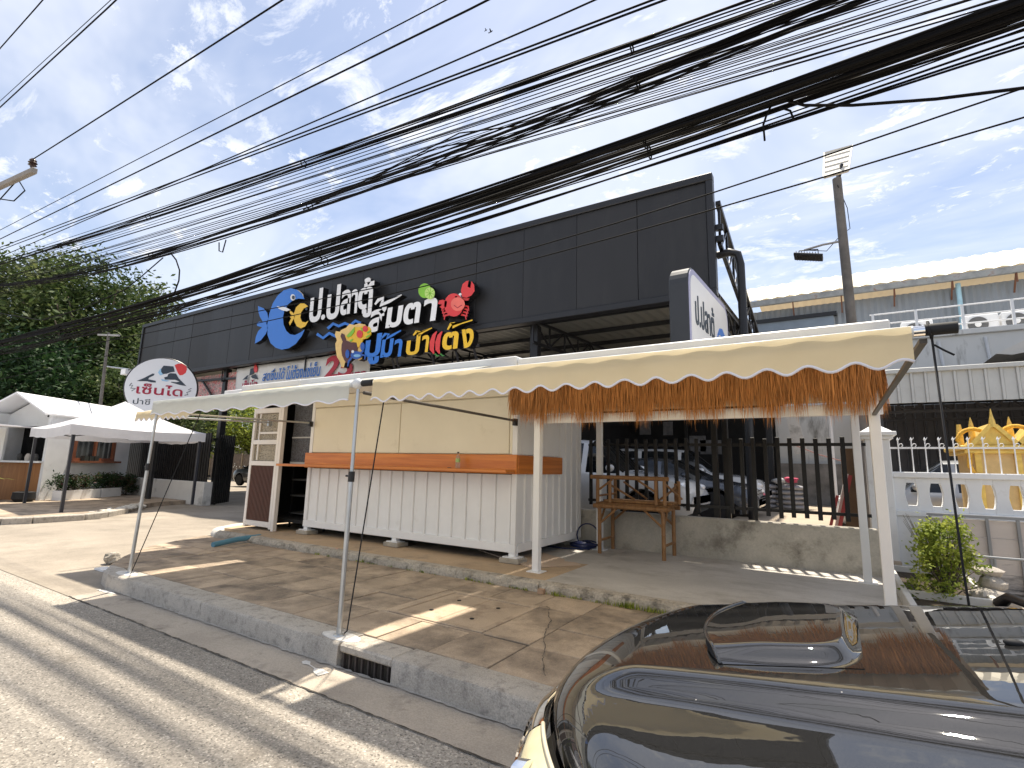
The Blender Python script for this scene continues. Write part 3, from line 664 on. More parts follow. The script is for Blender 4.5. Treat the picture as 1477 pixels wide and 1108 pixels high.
# mortar of papaya salad with a blue crab
z47 = lambda x, y: (470+x/6.42, 440+y/6.42)
m_brown = M('mortar_brown', (.10, .03, .025), .4)
m_edgey = M('emblem_pale_edge', (.8, .55, .2), .4)
shape([(130,290),(140,255),(175,262),(190,245),(235,225),(265,190),(310,200),(355,185),(410,195),(432,225),(432,270),(405,310),(375,325),(372,420),(386,450),(382,510),(352,525),(330,490),(270,505),(225,545),(215,590),(192,585),(180,540),(150,490),(138,420),(135,370),(150,340)], SY, .2, m_edgey, sg, z47, 'emblem_plate')
shape([(140,290),(150,262),(172,275),(190,330),(240,350),(285,340),(300,380),(290,440),(240,480),(200,540),(180,520),(155,470),(148,420),(150,370),(160,340)], SY-.205, .02, m_brown, sg, z47, 'mortar', m_brown)
shape([(185,300),(205,275),(240,240),(270,205),(310,208),(355,195),(410,205),(425,230),(420,280),(390,310),(350,320),(330,370),(300,395),(290,350),(250,345),(215,330)], SY-.205, .025, m_yel, sg, z47, 'papaya_heap', m_yel)
shape([(195,285),(230,250),(268,205),(265,250),(235,290),(205,300)], SY-.235, .015, m_lime, sg, z47, 'lime_wedge', m_lime)
shape(disc(315, 270, 28, 36), SY-.235, .015, m_red, sg, z47, 'tomato', m_red); shape(disc(366, 222, 24, 28), SY-.235, .015, m_red, sg, z47, 'tomato', m_red)
for p0, p1 in (((385, 260), (415, 240)), ((375, 300), (410, 280)), ((330, 215), (340, 240)), ((225, 335), (250, 320))): shape(stroke([p0, p1], 14), SY-.235, .012, m_lime, sg, z47, 'green_bean', m_lime)
m_crabb = M('crab_blue', (.02, .10, .42), .35); m_crabl = M('crab_pale_blue', (.25, .5, .75), .35)
shape(disc(285, 465, 52, 36), SY-.235, .02, m_crabb, sg, z47, 'blue_crab_body', m_crabb); shape(disc(290, 470, 32, 14), SY-.258, .006, m_crabl, sg, z47, 'blue_crab_belly', m_crabl)
shape(disc(342, 385, 20, 38), SY-.235, .02, m_crabb, sg, z47, 'blue_crab_claw', m_crabb); shape(disc(203, 455, 18, 40), SY-.235, .02, m_crabb, sg, z47, 'blue_crab_claw', m_crabb)
for q in ([(330, 460), (368, 470), (362, 505)], [(240, 490), (215, 520), (205, 570)], [(320, 450), (345, 430), (342, 400)]): shape(stroke(q, [18, 16, 8]), SY-.235, .018, m_crabb, sg, z47, 'blue_crab_leg', m_crabb)
shape(disc(250, 432, 12, 14), SY-.258, .008, m_wht, sg, z47, 'crab_eye', m_wht)
# struts that carry the lower line of letters
mb = MB()
for px, py in ((815, 560), (840, 560), (1045, 545), (1185, 530), (1290, 520)):
    p = at_y(*z3(px, py-30), SY+.02); q = at_y(*z3(px+22, py+60), FY+.3); mb.bar(p, q, .05)
p = at_y(*z3(700, 545), SY+.03); q = at_y(*z3(1320, 480), SY+.03); mb.bar((p.x, SY+.03, (p.z+q.z)/2), (q.x, SY+.03, (p.z+q.z)/2), .05)
mb.build('sign_strut', M('dark_steel', (.06, .06, .07), .5, metal=.4), sg)

# ---- round light-box sign
rc = at_y(233, 560, 9.0); Rr = 45*(rc-CAM).dot(_f)/FPX
ru = Vector((.52, .854, 0)); rn = Vector((.854, -.52, 0))
rs = thing('round_sign', 'round white light-box sign with mountain, red sun and maroon Thai name', 'shop sign', (rc.x, rc.y, .1))
mb = MB(); mb.lathe([(Rr*.99, -.26), (Rr, -.24), (Rr, -.02), (Rr*.985, 0)], rc, 48, rn); mb.build('sign_case', m_black, rs, smooth='auto')
mb = MB(); mb.lathe([(Rr*.965, 0), (Rr*.965, .012)], rc, 48, rn); mb.build('sign_face', M('lightbox_white', (.72, .73, .76), .3, var=.02), rs)
MB().tube([(rc.x-.3*rn.x, rc.y-.3*rn.y, 0), (rc.x-.3*rn.x, rc.y-.3*rn.y, rc.z)], .09, 10).build('post', m_black, rs)
RX = 545.; 
def rpt(x, y): return ((x-697)/RX*Rr, -(y-600)/RX*Rr + 0)
def rmark(pts, m_, d=.02, name='print'):
    mb = MB(); Q = [rpt(*p) for p in pts]
    ar = sum(Q[i][0]*Q[(i+1) % len(Q)][1]-Q[(i+1) % len(Q)][0]*Q[i][1] for i in range(len(Q)))
    if ar < 0: Q = Q[::-1]
    mb.prism(Q, rc+rn*.012, ru, (0, 0, 1), rn*(d-.012)); return mb.build(name, m_, rs)
def unskew(pts): return [(x, y-.115*(x-697)) for x, y in pts]
rmark(unskew([(655,255),(685,200),(830,215),(860,310),(800,320),(740,345),(690,350),(660,310)]), m_navy); rmark(unskew([(640,260),(655,250),(662,320),(700,355),(650,375),(615,320)]), m_sky, .018)
rmark(unskew([(770,350),(800,335),(880,345),(930,430),(1060,572),(960,550),(820,500),(830,490),(900,500),(950,490),(880,455),(730,450),(715,410),(760,395)]), m_navy); rmark(unskew([(670,435),(720,450),(800,470),(760,485),(690,470)]), m_sky, .018)
rmark(unskew([(330,468),(430,415),(540,340),(570,345),(560,375),(500,410),(490,440),(600,470),(605,500),(540,495),(480,475)]), m_navy)
rmark(unskew([(845,190),(900,163),(960,168),(1015,205),(1038,265),(1025,330),(985,370),(940,378),(905,330),(870,250)]), m_red)
for q in ([(265,500),(240,545),(285,540),(262,590),(330,600),(280,640)], [(1140,615),(1095,640),(1140,660),(1075,690),(1100,725),(1050,740)]): rmark(unskew(stroke(q, 13)), m_navy)
o_ = rc+rn*.012
letter('เซ็นได', o_+ru*rpt(345, 0)[0]+V(0, 0, rpt(0, 725)[1]), ru*(rpt(1015, 0)[0]-rpt(345, 0)[0]), V(0, 0, rpt(0, 540)[1]-rpt(0, 725)[1]), rn*.012, (m_maroon,)*2, rs, 'lettering')
letter('ป่าชี', o_+ru*rpt(320, 0)[0]+V(0, 0, rpt(0, 905)[1]), ru*(rpt(560, 0)[0]-rpt(320, 0)[0]), V(0, 0, rpt(0, 800)[1]-rpt(0, 905)[1]), rn*.012, (m_navy,)*2, rs, 'lettering')

# ---- projecting light-box sign on its own post, facing up the street
p0 = Vector((-1.72, 7.75, 0)); p1 = Vector((-1.58, 10.38, 0)); su = (p1-p0).normalized(); sn = Vector((su.y, -su.x, 0)); SW = (p1-p0).length
ps = thing('pylon_sign', 'rounded white light-box sign with black Thai letters and blue fish above the straw fringe', 'shop sign', (-1.65, 8.95, LOT))
def rrect(w, z0, z1, r, n=6):
    out = []
    for cx, cz, g0 in ((w-r, z1-r, 0), (r, z1-r, 90), (r, z0+r, 180), (w-r, z0+r, 270)):
        for i in range(n+1): g = math.radians(g0+90*i/n); out.append((cx+r*math.cos(g), cz+r*math.sin(g)))
    return out
ZS0, ZS1 = 2.98, 4.80
MB().prism(rrect(SW, ZS0, ZS1, .32), p0-sn*.30, su, (0, 0, 1), sn*.30).build('sign_case', M('sign_case_dark', (.03, .032, .036), .35, var=.1), ps, bevel=.015)
m_lav = M('sign_border_lilac', (.36, .36, .52), .4, var=.03)
MB().prism([(a*.985+SW*.0075, b) for a, b in rrect(SW, ZS0+.03, ZS1-.03, .30)], p0, su, (0, 0, 1), sn*.008).build('border', m_lav, ps)
MB().prism([(a*.93+SW*.035, b) for a, b in rrect(SW, ZS0+.12, ZS1-.12, .24)], p0, su, (0, 0, 1), sn*.014).build('sign_face', M('lightbox_white2', (.74, .74, .74), .35, var=.03), ps)
letter('ป.ปลาตู้', p0+sn*.014+su*.30+V(0, 0, 3.72), su*1.18, V(0, 0, .72), sn*.01, (m_navy,)*2, ps, 'lettering')
for k in range(2):
    pts = stroke([(.36+.16*i, 3.60-.17*k+(.055 if i % 2 else -.055)) for i in range(7)], .05); MB().prism(pts, p0, su, (0, 0, 1), sn*.02).build('wave', M('print_indigo', (.06, .09, .34), .4), ps)
def crescent(cx, cz, r, k, flip, m_):
    pts = [(cx+flip*r*.8*math.cos(g), cz+r*math.sin(g)) for g in [math.radians(40+28*i) for i in range(11)]]
    pts += [(cx+flip*(.22*r+r*.62*math.cos(g)), cz+r*.7*math.sin(g)) for g in [math.radians(320-28*i) for i in range(11)]]
    MB().prism(pts, p0, su, (0, 0, 1), sn*k).build('fish_print', m_, ps)
crescent(2.02, 3.72, .50, .022, -1, m_fish); crescent(1.78, 3.62, .28, .021, -1, m_yel)
MB().prism([(2.3, 3.75), (2.5, 4.0), (2.46, 3.72), (2.52, 3.45), (2.32, 3.6)], p0, su, (0, 0, 1), sn*.022).build('fish_print', m_fish, ps)
MB().prism([(1.98, 3.55), (2.08, 3.72), (2.05, 3.5), (2.1, 3.36), (1.98, 3.45)], p0, su, (0, 0, 1), sn*.02).build('fish_print', m_yel, ps)
for dy in (0, .22): B(-1.69+dy*.6, -1.60+dy*.6, 8.9+dy, 8.99+dy, LOT, 3.1).build('post', m_fence, ps, bevel=.006)

# ================================================================== WHITE KIOSK
KX0, KX1, KY, KB = -8.5, -3.84, 6.30, 8.5
kk = thing('food_kiosk', 'white ribbed metal food kiosk with orange wooden counter and cream shutters', 'kiosk', (-6.2, 7.4, SLAB))
m_pad = M('pad_block', (.4, .36, .3), .95, var=.2, vs=6, bump=.01, bs=40)
for x, y in ((KX0+.07, KY+.04), (-6.16, KY+.04), (KX1-.06, KY+.04), (KX1-.06, KB-.1), (KX0+.07, KB-.1)):
    B(x-.16, x+.16, y-.12, y+.14, SLAB, SLAB+.07).build('pad_block', m_pad, kk, bevel=.012)
    B(x-.05, x+.05, y-.04, y+.06, SLAB+.07, .42).build('leg', m_white, kk, bevel=.004); B(x-.12, x+.12, y-.09, y+.10, SLAB+.071, SLAB+.085).build('foot_plate', m_white, kk)
B(KX0, KX1, KY-.012, KY+.06, .415, .53).build('base_beam', m_white, kk, bevel=.006)
B(KX1-.062, KX1+.006, KY+.062, KB, .413, .53).build('base_beam', m_white, kk, bevel=.006)
B(KX0, KX1, KB-.06, KB, .415, .53).build('base_beam', m_white, kk, bevel=.006)
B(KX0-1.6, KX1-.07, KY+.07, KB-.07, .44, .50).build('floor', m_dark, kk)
for x, y in ((KX0, KY-.008), (KX1-.085, KY-.006), (KX1-.08, KB-.08)): B(x, x+.085, y, y+.085, .531, 2.86).build('corner_post', m_white, kk, bevel=.006)
def ribbed(x0, x1, z0, z1, y, n):
    w = (x1-x0)/n
    for i in range(n):
        a = x0+w*i; mb = MB()
        P = [(a+.002, y), (a+w-.052, y), (a+w-.044, y-.022), (a+w-.010, y-.022), (a+w-.002, y), (a+w-.002, y+.03), (a+.002, y+.03)]
        mb.prism(P, (0, 0, z0), (1, 0, 0), (0, 1, 0), (0, 0, z1-z0)); mb.build('wall_panel', m_white, kk)
ribbed(KX0+.088, KX1-.088, .531, 1.49, KY+.022, 17)
def ribbed_side(y0, y1, z0, z1, x, n):
    w = (y1-y0)/n
    for i in range(n):
        a = y0+w*i; P = [(x, a+.002), (x, a+w-.052), (x+.022, a+w-.044), (x+.022, a+w-.010), (x, a+w-.002), (x-.03, a+w-.002), (x-.03, a+.002)]
        MB().prism(P, (0, 0, z0), (1, 0, 0), (0, 1, 0), (0, 0, z1-z0)).build('wall_panel', m_white, kk)
ribbed_side(KY+.081, KB-.082, .531, 2.86, KX1-.03, 9)
# flat upper sheet on the flank where the side hatch closes
B(KX1-.026, KX1-.004, KY+.09, 7.62, 1.78, 2.80).build('side_hatch', m_white, kk, bevel=.004)
# shutters
for a, b in ((KX0+.09, -6.175), (-6.16, -3.985)): B(a, b, KY+.0, KY+.035, 1.785, 2.62).build('shutter', m_cream, kk, bevel=.006)
B(-3.975, KX1-.09, KY+.004, KY+.03, 1.785, 2.62).build('shutter', m_cream, kk, bevel=.004)
B(KX0+.09, KX1-.09, KY+.03, KY+.06, 1.5, 2.86).build('wall_core', m_cream, kk)
B(KX0+.09, KX1-.09, KY-.03, KY+.028, 2.635, 2.86).build('header', m_cream, kk, bevel=.01)
# counter
B(KX0-.04, KX1+.03, KY-.06, KY-.018, 1.50, 1.775).build('counter_front', m_wood, kk, bevel=.008)
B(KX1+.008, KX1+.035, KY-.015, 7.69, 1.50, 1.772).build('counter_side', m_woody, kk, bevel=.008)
B(KX0-.55, KX1+.01, KY-.31, KY-.062, 1.515, 1.56).build('counter_shelf', m_wood, kk, bevel=.008)
# roof; inner walls coloured near-black for the shade inside
B(-10.2, KX1+.05, 5.48, KB+.15, 2.865, 2.96).build('roof', m_white, kk, bevel=.01)
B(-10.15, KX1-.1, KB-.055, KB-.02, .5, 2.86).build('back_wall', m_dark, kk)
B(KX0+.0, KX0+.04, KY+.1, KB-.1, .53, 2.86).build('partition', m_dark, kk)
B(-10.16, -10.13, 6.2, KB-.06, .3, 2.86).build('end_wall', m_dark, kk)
# screen door and mesh window beside it
DY = 6.12
dr_ = thing('screen_door', 'white screen door with brown slatted lower half left of the kiosk', 'door', (-9.65, DY, SLAB))
DX0, DX1, DZ1 = -10.12, -9.2, 2.66
m_door = M('door_white', (.80, .75, .70), .5, var=.04)
for nm, q in (('stile', (DX0, DX0+.075, SLAB+.03, DZ1)), ('stile', (DX1-.075, DX1, SLAB+.03, DZ1)), ('rail', (DX0+.076, DX1-.076, DZ1-.1, DZ1)), ('rail', (DX0+.076, DX1-.076, 1.93, 2.02)), ('rail', (DX0+.076, DX1-.076, 1.51, 1.60)), ('rail', (DX0+.076, DX1-.076, SLAB+.06, SLAB+.16)), ('mullion', (DX0+.19, DX0+.23, 1.62, DZ1-.11))):
    B(q[0], q[1], DY-.02 if nm != 'mullion' else DY+.0, DY+.03, q[2], q[3]).build(nm, m_door, dr_, bevel=.004)
B(DX0+.24, DX1-.08, DY, DY+.02, 2.14, 2.18).build('rail', m_door, dr_)
m_screen = meshmat('tan_insect_screen', (.46, .40, .30), .62, 55)
for z0, z1 in ((2.025, DZ1-.105), (1.605, 1.925)): B(DX0+.077, DX1-.077, DY+.031, DY+.035, z0, z1).build('screen', m_screen, dr_)
m_slatb = M('brown_slat', (.085, .025, .014), .5, var=.15)
n = 17; w = (DX1-DX0-.16)/n
for i in range(n): B(DX0+.08+w*i+.004, DX0+.08+w*(i+1)-.012, DY-.012, DY+.012, SLAB+.165, 1.505).build('slat', m_slatb, dr_)
B(DX0+.08, DX1-.08, DY+.013, DY+.02, SLAB+.165, 1.505).build('backing', m_dark, dr_)
B(DX1+.005, DX1+.08, DY-.02, DY+.06, SLAB+.0, 2.85).build('jamb', m_door, dr_, bevel=.004)
mw = thing('mesh_window', 'dark grey mesh window panel between the screen door and kiosk shutters', 'window', (-8.8, 6.32, 1.55))
B(-9.11, KX0-.01, 6.34, 6.35, 1.60, 2.84).build('screen', meshmat('grey_insect_screen', (.09, .09, .10), .8, 70), mw)
B(-9.11, KX0-.01, 6.33, 6.36, 1.55, 1.598).build('rail', M('grey_rail', (.45, .45, .45), .5), mw); B(-9.11, KX0-.01, 6.33, 6.345, 2.06, 2.085).build('rail', MATS['grey_rail'], mw)
sh = thing('shelf_rack', 'dark shelf rack just inside the kiosk doorway', 'shelf', (-8.85, 7.1, SLAB))
for z in (.55, .9, 1.22): B(-9.6, -8.45, 6.75, 7.4, z, z+.03).build('shelf', M('shelf_grey', (.12, .12, .12), .5), sh)
for x in (-9.58, -8.5): B(x, x+.03, 6.75, 6.78, SLAB, 1.6).build('upright', m_dark, sh)
o = MB(); o.lathe([(.2, 0), (.21, .08), (.21, .09)], (-8.80, 6.95, 1.25), 20)
cb = thing('water_cooler', 'navy cooler jug with red base on the shelf in the kiosk doorway', 'cooler', (-8.80, 6.95, 1.25))
o.build('base', M('cooler_red', (.5, .02, .03), .4), cb, smooth='auto'); MB().lathe([(.19, .09), (.185, .28), (.12, .36), (.04, .38)], (-8.80, 6.95, 1.25), 20).build('jug', M('cooler_navy', (.02, .05, .10), .35), cb, smooth='auto')
tag(MB().ball((-9.0, 6.9, 1.0), .22, .12, .06, 8, 10, .2).build('food_sack', M('sack_tan', (.4, .28, .15), .8), smooth=True), 'small tan sack on the middle shelf in the kiosk doorway', 'sack')
# bottle on the counter
bt = at_y(660, 676, 6.12); bo = thing('water_bottle', 'clear drinking-water bottle with green label on the kiosk counter', 'bottle', (bt.x, 6.12, 1.56))
MB().lathe([(.030, 0), (.034, .01), (.034, .15), (.028, .18), (.014, .205), (.013, .225)], (bt.x, 6.12, 1.561), 14).build('body', M('bottle_plastic', (.75, .75, .72), .08, var=0, trans=.85, ior=1.33), bo, smooth='auto')
MB().lathe([(.0345, .09), (.0345, .145)], (bt.x, 6.12, 1.561), 14).build('label', M('bottle_label', (.35, .5, .18), .5), bo); MB().lathe([(.016, .222), (.016, .245)], (bt.x, 6.12, 1.561), 12).build('cap', m_black, bo)
tag(MB().tube([(bt.x-.16, 6.08, 1.568), (bt.x-.10, 6.09, 1.57)], .007, 6).build('lighter', M('small_item', (.2, .1, .08), .4)), 'tiny dark item lying beside the bottle on the counter', 'lighter')

# ================================================================== AWNINGS
def awning(name, label, x0, x1, by, bz, cy, cz, mat, scal, wave, cx0, cx1, arms, drop=.15, caps=(1, 1), pip=m_piping, czh=.15):
    t = thing(name, label, 'awning', ((x0+x1)/2, cy, bz))
    B(cx0, cx1, cy, cy+.2, cz-.02, cz-.02+czh).build('cassette', m_alu2, t, bevel=.012)
    mb = MB()
    mb.grid(lambda u, v: (x0+.02+(x1-x0-.04)*u, by+(cy+.1-by)*v, bz+.025+(cz+.04-bz)*v-.03*math.sin(math.pi*v)*(1+.15*math.sin(u*21))), 40, 14)
    mb.build('fabric', mat, t, smooth=True)
    MB().tube([(x0, by, bz), (x1, by, bz)], .03, 12).build('front_bar', m_alu2, t, smooth='auto')
    N_ = int((x1-x0)/wave*10); vs = []; ph = rnd.random()
    def low(x): return bz-drop-scal*math.cos(2*math.pi*((x-x0)/wave+ph))
    for i in range(N_+1):
        x = x0+.01+(x1-x0-.02)*i/N_
        for j in range(6):
            v = j/5; vs.append((x+.004*v*math.sin(x*17), by-.034-.006*v*(.5+.5*math.sin(x*3.3+1))-.0025*math.sin(x*23+v*3), bz+.02+(low(x)-bz-.02)*v))
    mb = MB(); mb.add(vs, [(i*6+j, i*6+j+1, (i+1)*6+j+1, (i+1)*6+j) for i in range(N_) for j in range(5)])
    va = mb.build('valance', mat, t, smooth=True)
    MB().tube([Vector(vs[i*6+5])+V(0, -.001, 0) for i in range(N_+1)], .0075, 6).build('piping', pip, va, smooth=True)
    for ax, zy, z0, z1 in arms:
        MB().tube([(ax, zy, z0), (ax+(.25 if ax < -3.8 and ax > -4 else 0), by+.05, z1)], .017, 8).build('arm', M('arm_grey', (.10, .09, .08), .45, metal=.3) if ax > -5 else m_steel, t, smooth='auto')
        B(ax-.025, ax+.025, zy-.02, zy+.05, z0-.07, z0+.03).build('arm_bracket', m_black if ax > -9 else m_steel, t)
    return t
m_alu2 = M('awning_white_metal', (.70, .71, .71), .4, var=.05, vs=3, bump=.0006, bs=120, fine=.06)
awA = awning('awning', 'tan awning end set back behind the left pole', -9.35, -7.68, 3.72, 2.30, 5.42, 2.88, m_tan, .02, .17, -9.5, -7.75, ((-9.5, 6.05, 2.36, 2.28), (-8.45, 6.22, 2.34, 2.28)), .11)
awB = awning('awning', 'pale grey awning with wavy valance between the two poles', -7.48, -3.70, 3.15, 2.315, 5.40, 2.87, m_pale, .016, .36, -7.70, -3.34, (), .155)
awC = awning('awning', 'long tan awning with white-piped wavy valance above the straw fringe', -3.42, .38, 3.15, 2.315, 5.40, 2.83, m_tan, .021, .205, -3.315, .50, ((-3.86, 6.24, 2.26, 2.24), ), .165)
# crank ends
for a, b, par in ((-3.62, -3.44, awC), (.38, .55, awC)):
    MB().tube([(a, 3.15, 2.315), ((a+b)/2, 3.15, 2.315)], .027, 12).build('crank_shaft', m_chrome, par, smooth='auto')
    MB().tube([(a+.045, 3.15, 2.317), (b, 3.15, 2.317)], .030, 12).build('crank_sleeve', m_rubber, par, smooth='auto')
MB().ball((-3.63, 3.14, 2.315), .05).build('end_knuckle', m_alu2, awB, smooth=True)
MB().bar((.36, 6.0, 2.18), (.42, 3.18, 2.27), .032, .022).build('arm', M('arm_grey', (.10, .09, .08)), awC)
# poles and guy ropes
def pole(label, base, top):
    t = thing('awning_pole', label, 'pole', base, 'awning poles'); b = Vector(base); q = Vector(top); mid = b.lerp(q, .62)
    MB().tube([b, mid], .021, 10).build('lower_tube', m_steel, t, smooth='auto'); MB().tube([mid-V(0, 0, .02), q], .0165, 10).build('upper_tube', m_steel, t, smooth='auto')
    MB().tube([mid-V(0, 0, .05), mid+V(0, 0, .04)], .028, 10).build('clamp', m_black, t, smooth='auto'); MB().tube([mid+V(-.06, -.01, -.0), mid], .009, 6).build('clamp_lever', m_black, t)
    MB().lathe([(.05, -.002), (.045, .012), (.024, .02), (.024, .06)], b, 12).build('foot', m_steel, t, smooth='auto')
    return t
pole('thin silver awning pole standing on the kerb in mid-picture beside the drain', (-3.59, 3.10, WALK), (-3.63, 3.15, 2.29))
pole('thin silver awning pole at the rounded kerb end on the left', (-7.53, 3.14, WALK), (-7.42, 3.16, 2.30))
def rope(label, pts, r=.005):
    return tag(MB().tube(pts, r, 6).build('guy_rope', m_rope, smooth=True), label, 'rope', 'awning guy ropes')
def hang(p, q, s=.05, n=10): p = Vector(p); q = Vector(q); return [p.lerp(q, i/n)-V(0, 0, s*4*(i/n)*(1-i/n)) for i in range(n+1)]
rope('black guy rope slanting from the tan awning end to the middle pole foot', hang((-3.30, 3.17, 2.27), (-3.53, 3.13, .22), .0)+[Vector((-3.55, 3.12, .2))], .006)
rope('black guy rope on the left pole running near-vertical to its foot', hang((-7.78, 3.30, 2.2), (-7.56, 3.16, .2), 0), .005)
rope('black guy rope slanting right from the left pole foot to the pale awning', hang((-7.0, 3.5, 2.25), (-7.52, 3.16, .2), 0), .006)
rope('black rope hanging straight from the right-hand crank of the tan awning', [(.45, 3.15, 2.28), (.47, 3.155, 1.2), (.51, 3.17, .2)], .0055)
tag(MB().tube([(.44, 3.15, 2.36), (.435, 3.115, 2.31), (.45, 3.15, 2.27), (.46, 3.185, 2.31), (.44, 3.15, 2.36)], .006, 6).build('rope_loop', m_rope, smooth=True), 'knotted black rope loop round the right-hand crank of the tan awning', 'rope')
tag(MB().tube([(.455, 3.15, 2.24), (.49, 3.15, 2.21), (.525, 3.14, 2.18)], .005, 6).build('rope_tail', m_rope, smooth=True), 'loose end of black rope under the right-hand awning crank', 'rope')

# ================================================================== OPEN SHELTER WITH STRAW FRINGE
sl = thing('post_shelter', 'white steel post shelter standing right of the kiosk', 'shelter', (-1.5, 7.2, SLAB))
for x, y in ((-3.33, 6.0), (-3.38, 8.25), (.36, 6.0), (.27, 8.02)):
    B(x-.045, x+.045, y-.045, y+.045, SLAB+.012, 2.72).build('post', m_white, sl, bevel=.004); B(x-.1, x+.1, y-.09, y+.09, SLAB, SLAB+.011).build('foot_plate', m_white, sl)
for q in ((-3.40, .44, 6.048, 6.11, 2.19, 2.30), (-3.40, .44, 8.0, 8.06, 2.40, 2.5), (-3.36, -3.30, 6.112, 8.2, 2.42, 2.52), (.33, .39, 6.112, 7.9, 2.40, 2.5)): B(*q).build('beam', m_white, sl, bevel=.004)
mb = MB(); nx = 46; vs = []
for i in range(nx+1):
    x = -3.76+4.3*i/nx; o_ = .025 if i % 2 else 0; vs += [(x, 5.48, 2.76+o_), (x, 8.84, 2.70+o_)]
mb.add(vs, [(2*i, 2*i+1, 2*i+3, 2*i+2) for i in range(nx)]); mb.build('roof_sheet', M('shelter_roof', (.62, .62, .6), .45, metal=.2, var=.06), sl, solid=.004)
th = MB()
def strand(x, y, z, ln, dx, dy, w, ang):
    c, s = math.cos(ang)*w/2, math.sin(ang)*w/2
    P = [(x-c, y-s, z), (x+c, y+s, z), (x+c*.9+dx*.5, y+s*.9+dy*.4, z-ln*.55), (x-c*.9+dx*.5, y-s*.9+dy*.4, z-ln*.55), (x+dx, y+dy, z-ln)]
    th.add(P, [(0, 1, 2, 3), (3, 2, 4)])
for row, (y, zt, n, l0, l1) in enumerate(((5.955, 2.70, 1700, .40, .56), (5.93, 2.72, 1700, .30, .52), (5.905, 2.72, 1300, .2, .42))):
    for i in range(n):
        x = -3.74+4.17*(i+rnd.random())/n; clump = .06*math.sin(x*9)+.05*math.sin(x*23+1)
        strand(x, y+rnd.uniform(-.02, .02), zt+rnd.uniform(-.02, .02), rnd.uniform(l0, l1)+clump*.8+rnd.gauss(0, .03), rnd.gauss(0, .028), rnd.uniform(-.03, .01), rnd.uniform(.006, .015), rnd.uniform(-.9, .9))
for i in range(500):
    y = 5.92+.75*rnd.random(); strand(.44+rnd.uniform(-.02, .03), y, 2.71, rnd.uniform(.3, .55), rnd.uniform(-.02, .04), rnd.gauss(0, .02), rnd.uniform(.007, .015), rnd.uniform(.7, 2.4))
o = th.build('straw_fringe', m_thatch); me = o.data; tag(o, 'thick orange-brown straw thatch fringe hanging along the shelter front', 'straw fringe'); stuff(o)
# plywood under the fringe ends
tag(B(-3.76, .42, 5.965, 6.045, 2.32, 2.70).build('fascia_board', M('pale_board', (.62, .5, .36), .7, var=.1)), 'pale board behind the straw fringe along the shelter front', 'board')

# ================================================================== WALL AND BLACK PICKET FENCE
lw = tag(B(-9.6, .52, 8.62, 8.80, .02, .885).build('low_wall', m_wallc, bevel=.01), 'stained low concrete wall under the black picket fence', 'wall')
fe = thing('picket_fence', 'black metal picket fence on the low concrete wall in front of parked cars', 'fence', (-1.7, 8.7, .88))
for z in (1.03, 2.01): B(-3.8, .40, 8.735, 8.765, z, z+.045).build('rail', m_fence, fe)
x = -3.74
while x < .38:
    if not -1.72 < x < -1.5: B(x-.029, x+.029, 8.70, 8.734, .96+rnd.uniform(-.015, .015), 2.13+rnd.uniform(-.012, .012)).build('picket', m_fence, fe, bevel=.003)
    x += .166+rnd.uniform(-.006, .006)
for x in (-3.1, -1.05, .33): B(x-.02, x+.02, 8.766, 8.80, .885, 2.1).build('post', m_fence, fe)

# bamboo tables, one turned over on top of the other
def culm(mb, p, q, r=.028, k=None):
    p = Vector(p); q = Vector(q); L = (q-p).length; n = max(2, int(L/.16)); pts = []; rs = []
    for i in range(n+1):
        t = i/n; c = p.lerp(q, t); d = (q-p).normalized()*.008
        if 0 < i < n: pts += [c-d, c, c+d]; rs += [r, r*1.13, r]
        else: pts.append(c); rs.append(r)
    mb.tube(pts, rs, 9)
def bpart(name, par, *segs, r=.028):
    mb = MB()
    for p, q in segs: culm(mb, p, q, r)
    return mb.build(name, m_bamboo, par, smooth='auto')
bx0, bx1, by0, by1, bz = -3.25, -2.23, 7.92, 8.50, 1.02
t1 = thing('bamboo_table', 'bamboo table standing on the platform by the low wall', 'table', (-2.74, 8.2, SLAB))
for x, y in ((bx0, by0), (bx1, by0), (bx0, by1), (bx1, by1)): bpart('leg', t1, ((x, y, SLAB), (x, y, bz-.02)), r=.031)
bpart('front_rail', t1, ((bx0-.09, by0-.03, bz), (bx1+.1, by0-.03, bz)), r=.036); bpart('back_rail', t1, ((bx0-.09, by1+.03, bz), (bx1+.1, by1+.03, bz)), r=.036)
for x in (bx0, bx1): bpart('stretcher', t1, ((x, by0, .48), (x, by1, .48)), r=.02); bpart('end_rail', t1, ((x, by0-.06, bz-.02), (x, by1+.06, bz-.02)))
for i in range(7): y = by0+.05+.085*i; bpart('slat', t1, ((bx0-.08, y, bz+.035), (bx1+.08, y, bz+.035)), r=.02)
for x, s in ((bx0, 1), (bx1, -1)):
    for y in (by0, by1): bpart('brace', t1, ((x, y, bz-.28), (x+s*.3, y, bz-.02)), r=.018)
    bpart('brace', t1, ((x, by0, bz-.28), (x, by0+.26, bz-.02)), r=.018)
t2 = thing('bamboo_table', 'second bamboo table turned upside down on top of the first', 'table', (-2.74, 8.2, 1.08))
uz = 1.10
for i in range(6): y = by0+.06+.09*i; bpart('slat', t2, ((bx0+.06, y, uz), (bx1+.12, y, uz)), r=.02)
for x, y, h in ((bx0-.03, by0, 1.46), (bx0+.17, by0+.02, 1.40), (bx1-.10, by0, 1.46), (bx1+.03, by0, 1.46), (bx0+.05, by1, 1.44), (bx1+.12, by1-.1, 1.44), (bx1+.05, by1, 1.4)): bpart('leg', t2, ((x, y, uz-.02), (x, y, h)))
bpart('top_rail', t2, ((bx0-.14, by0-.02, 1.475), (bx1+.10, by0-.02, 1.475)), r=.033)
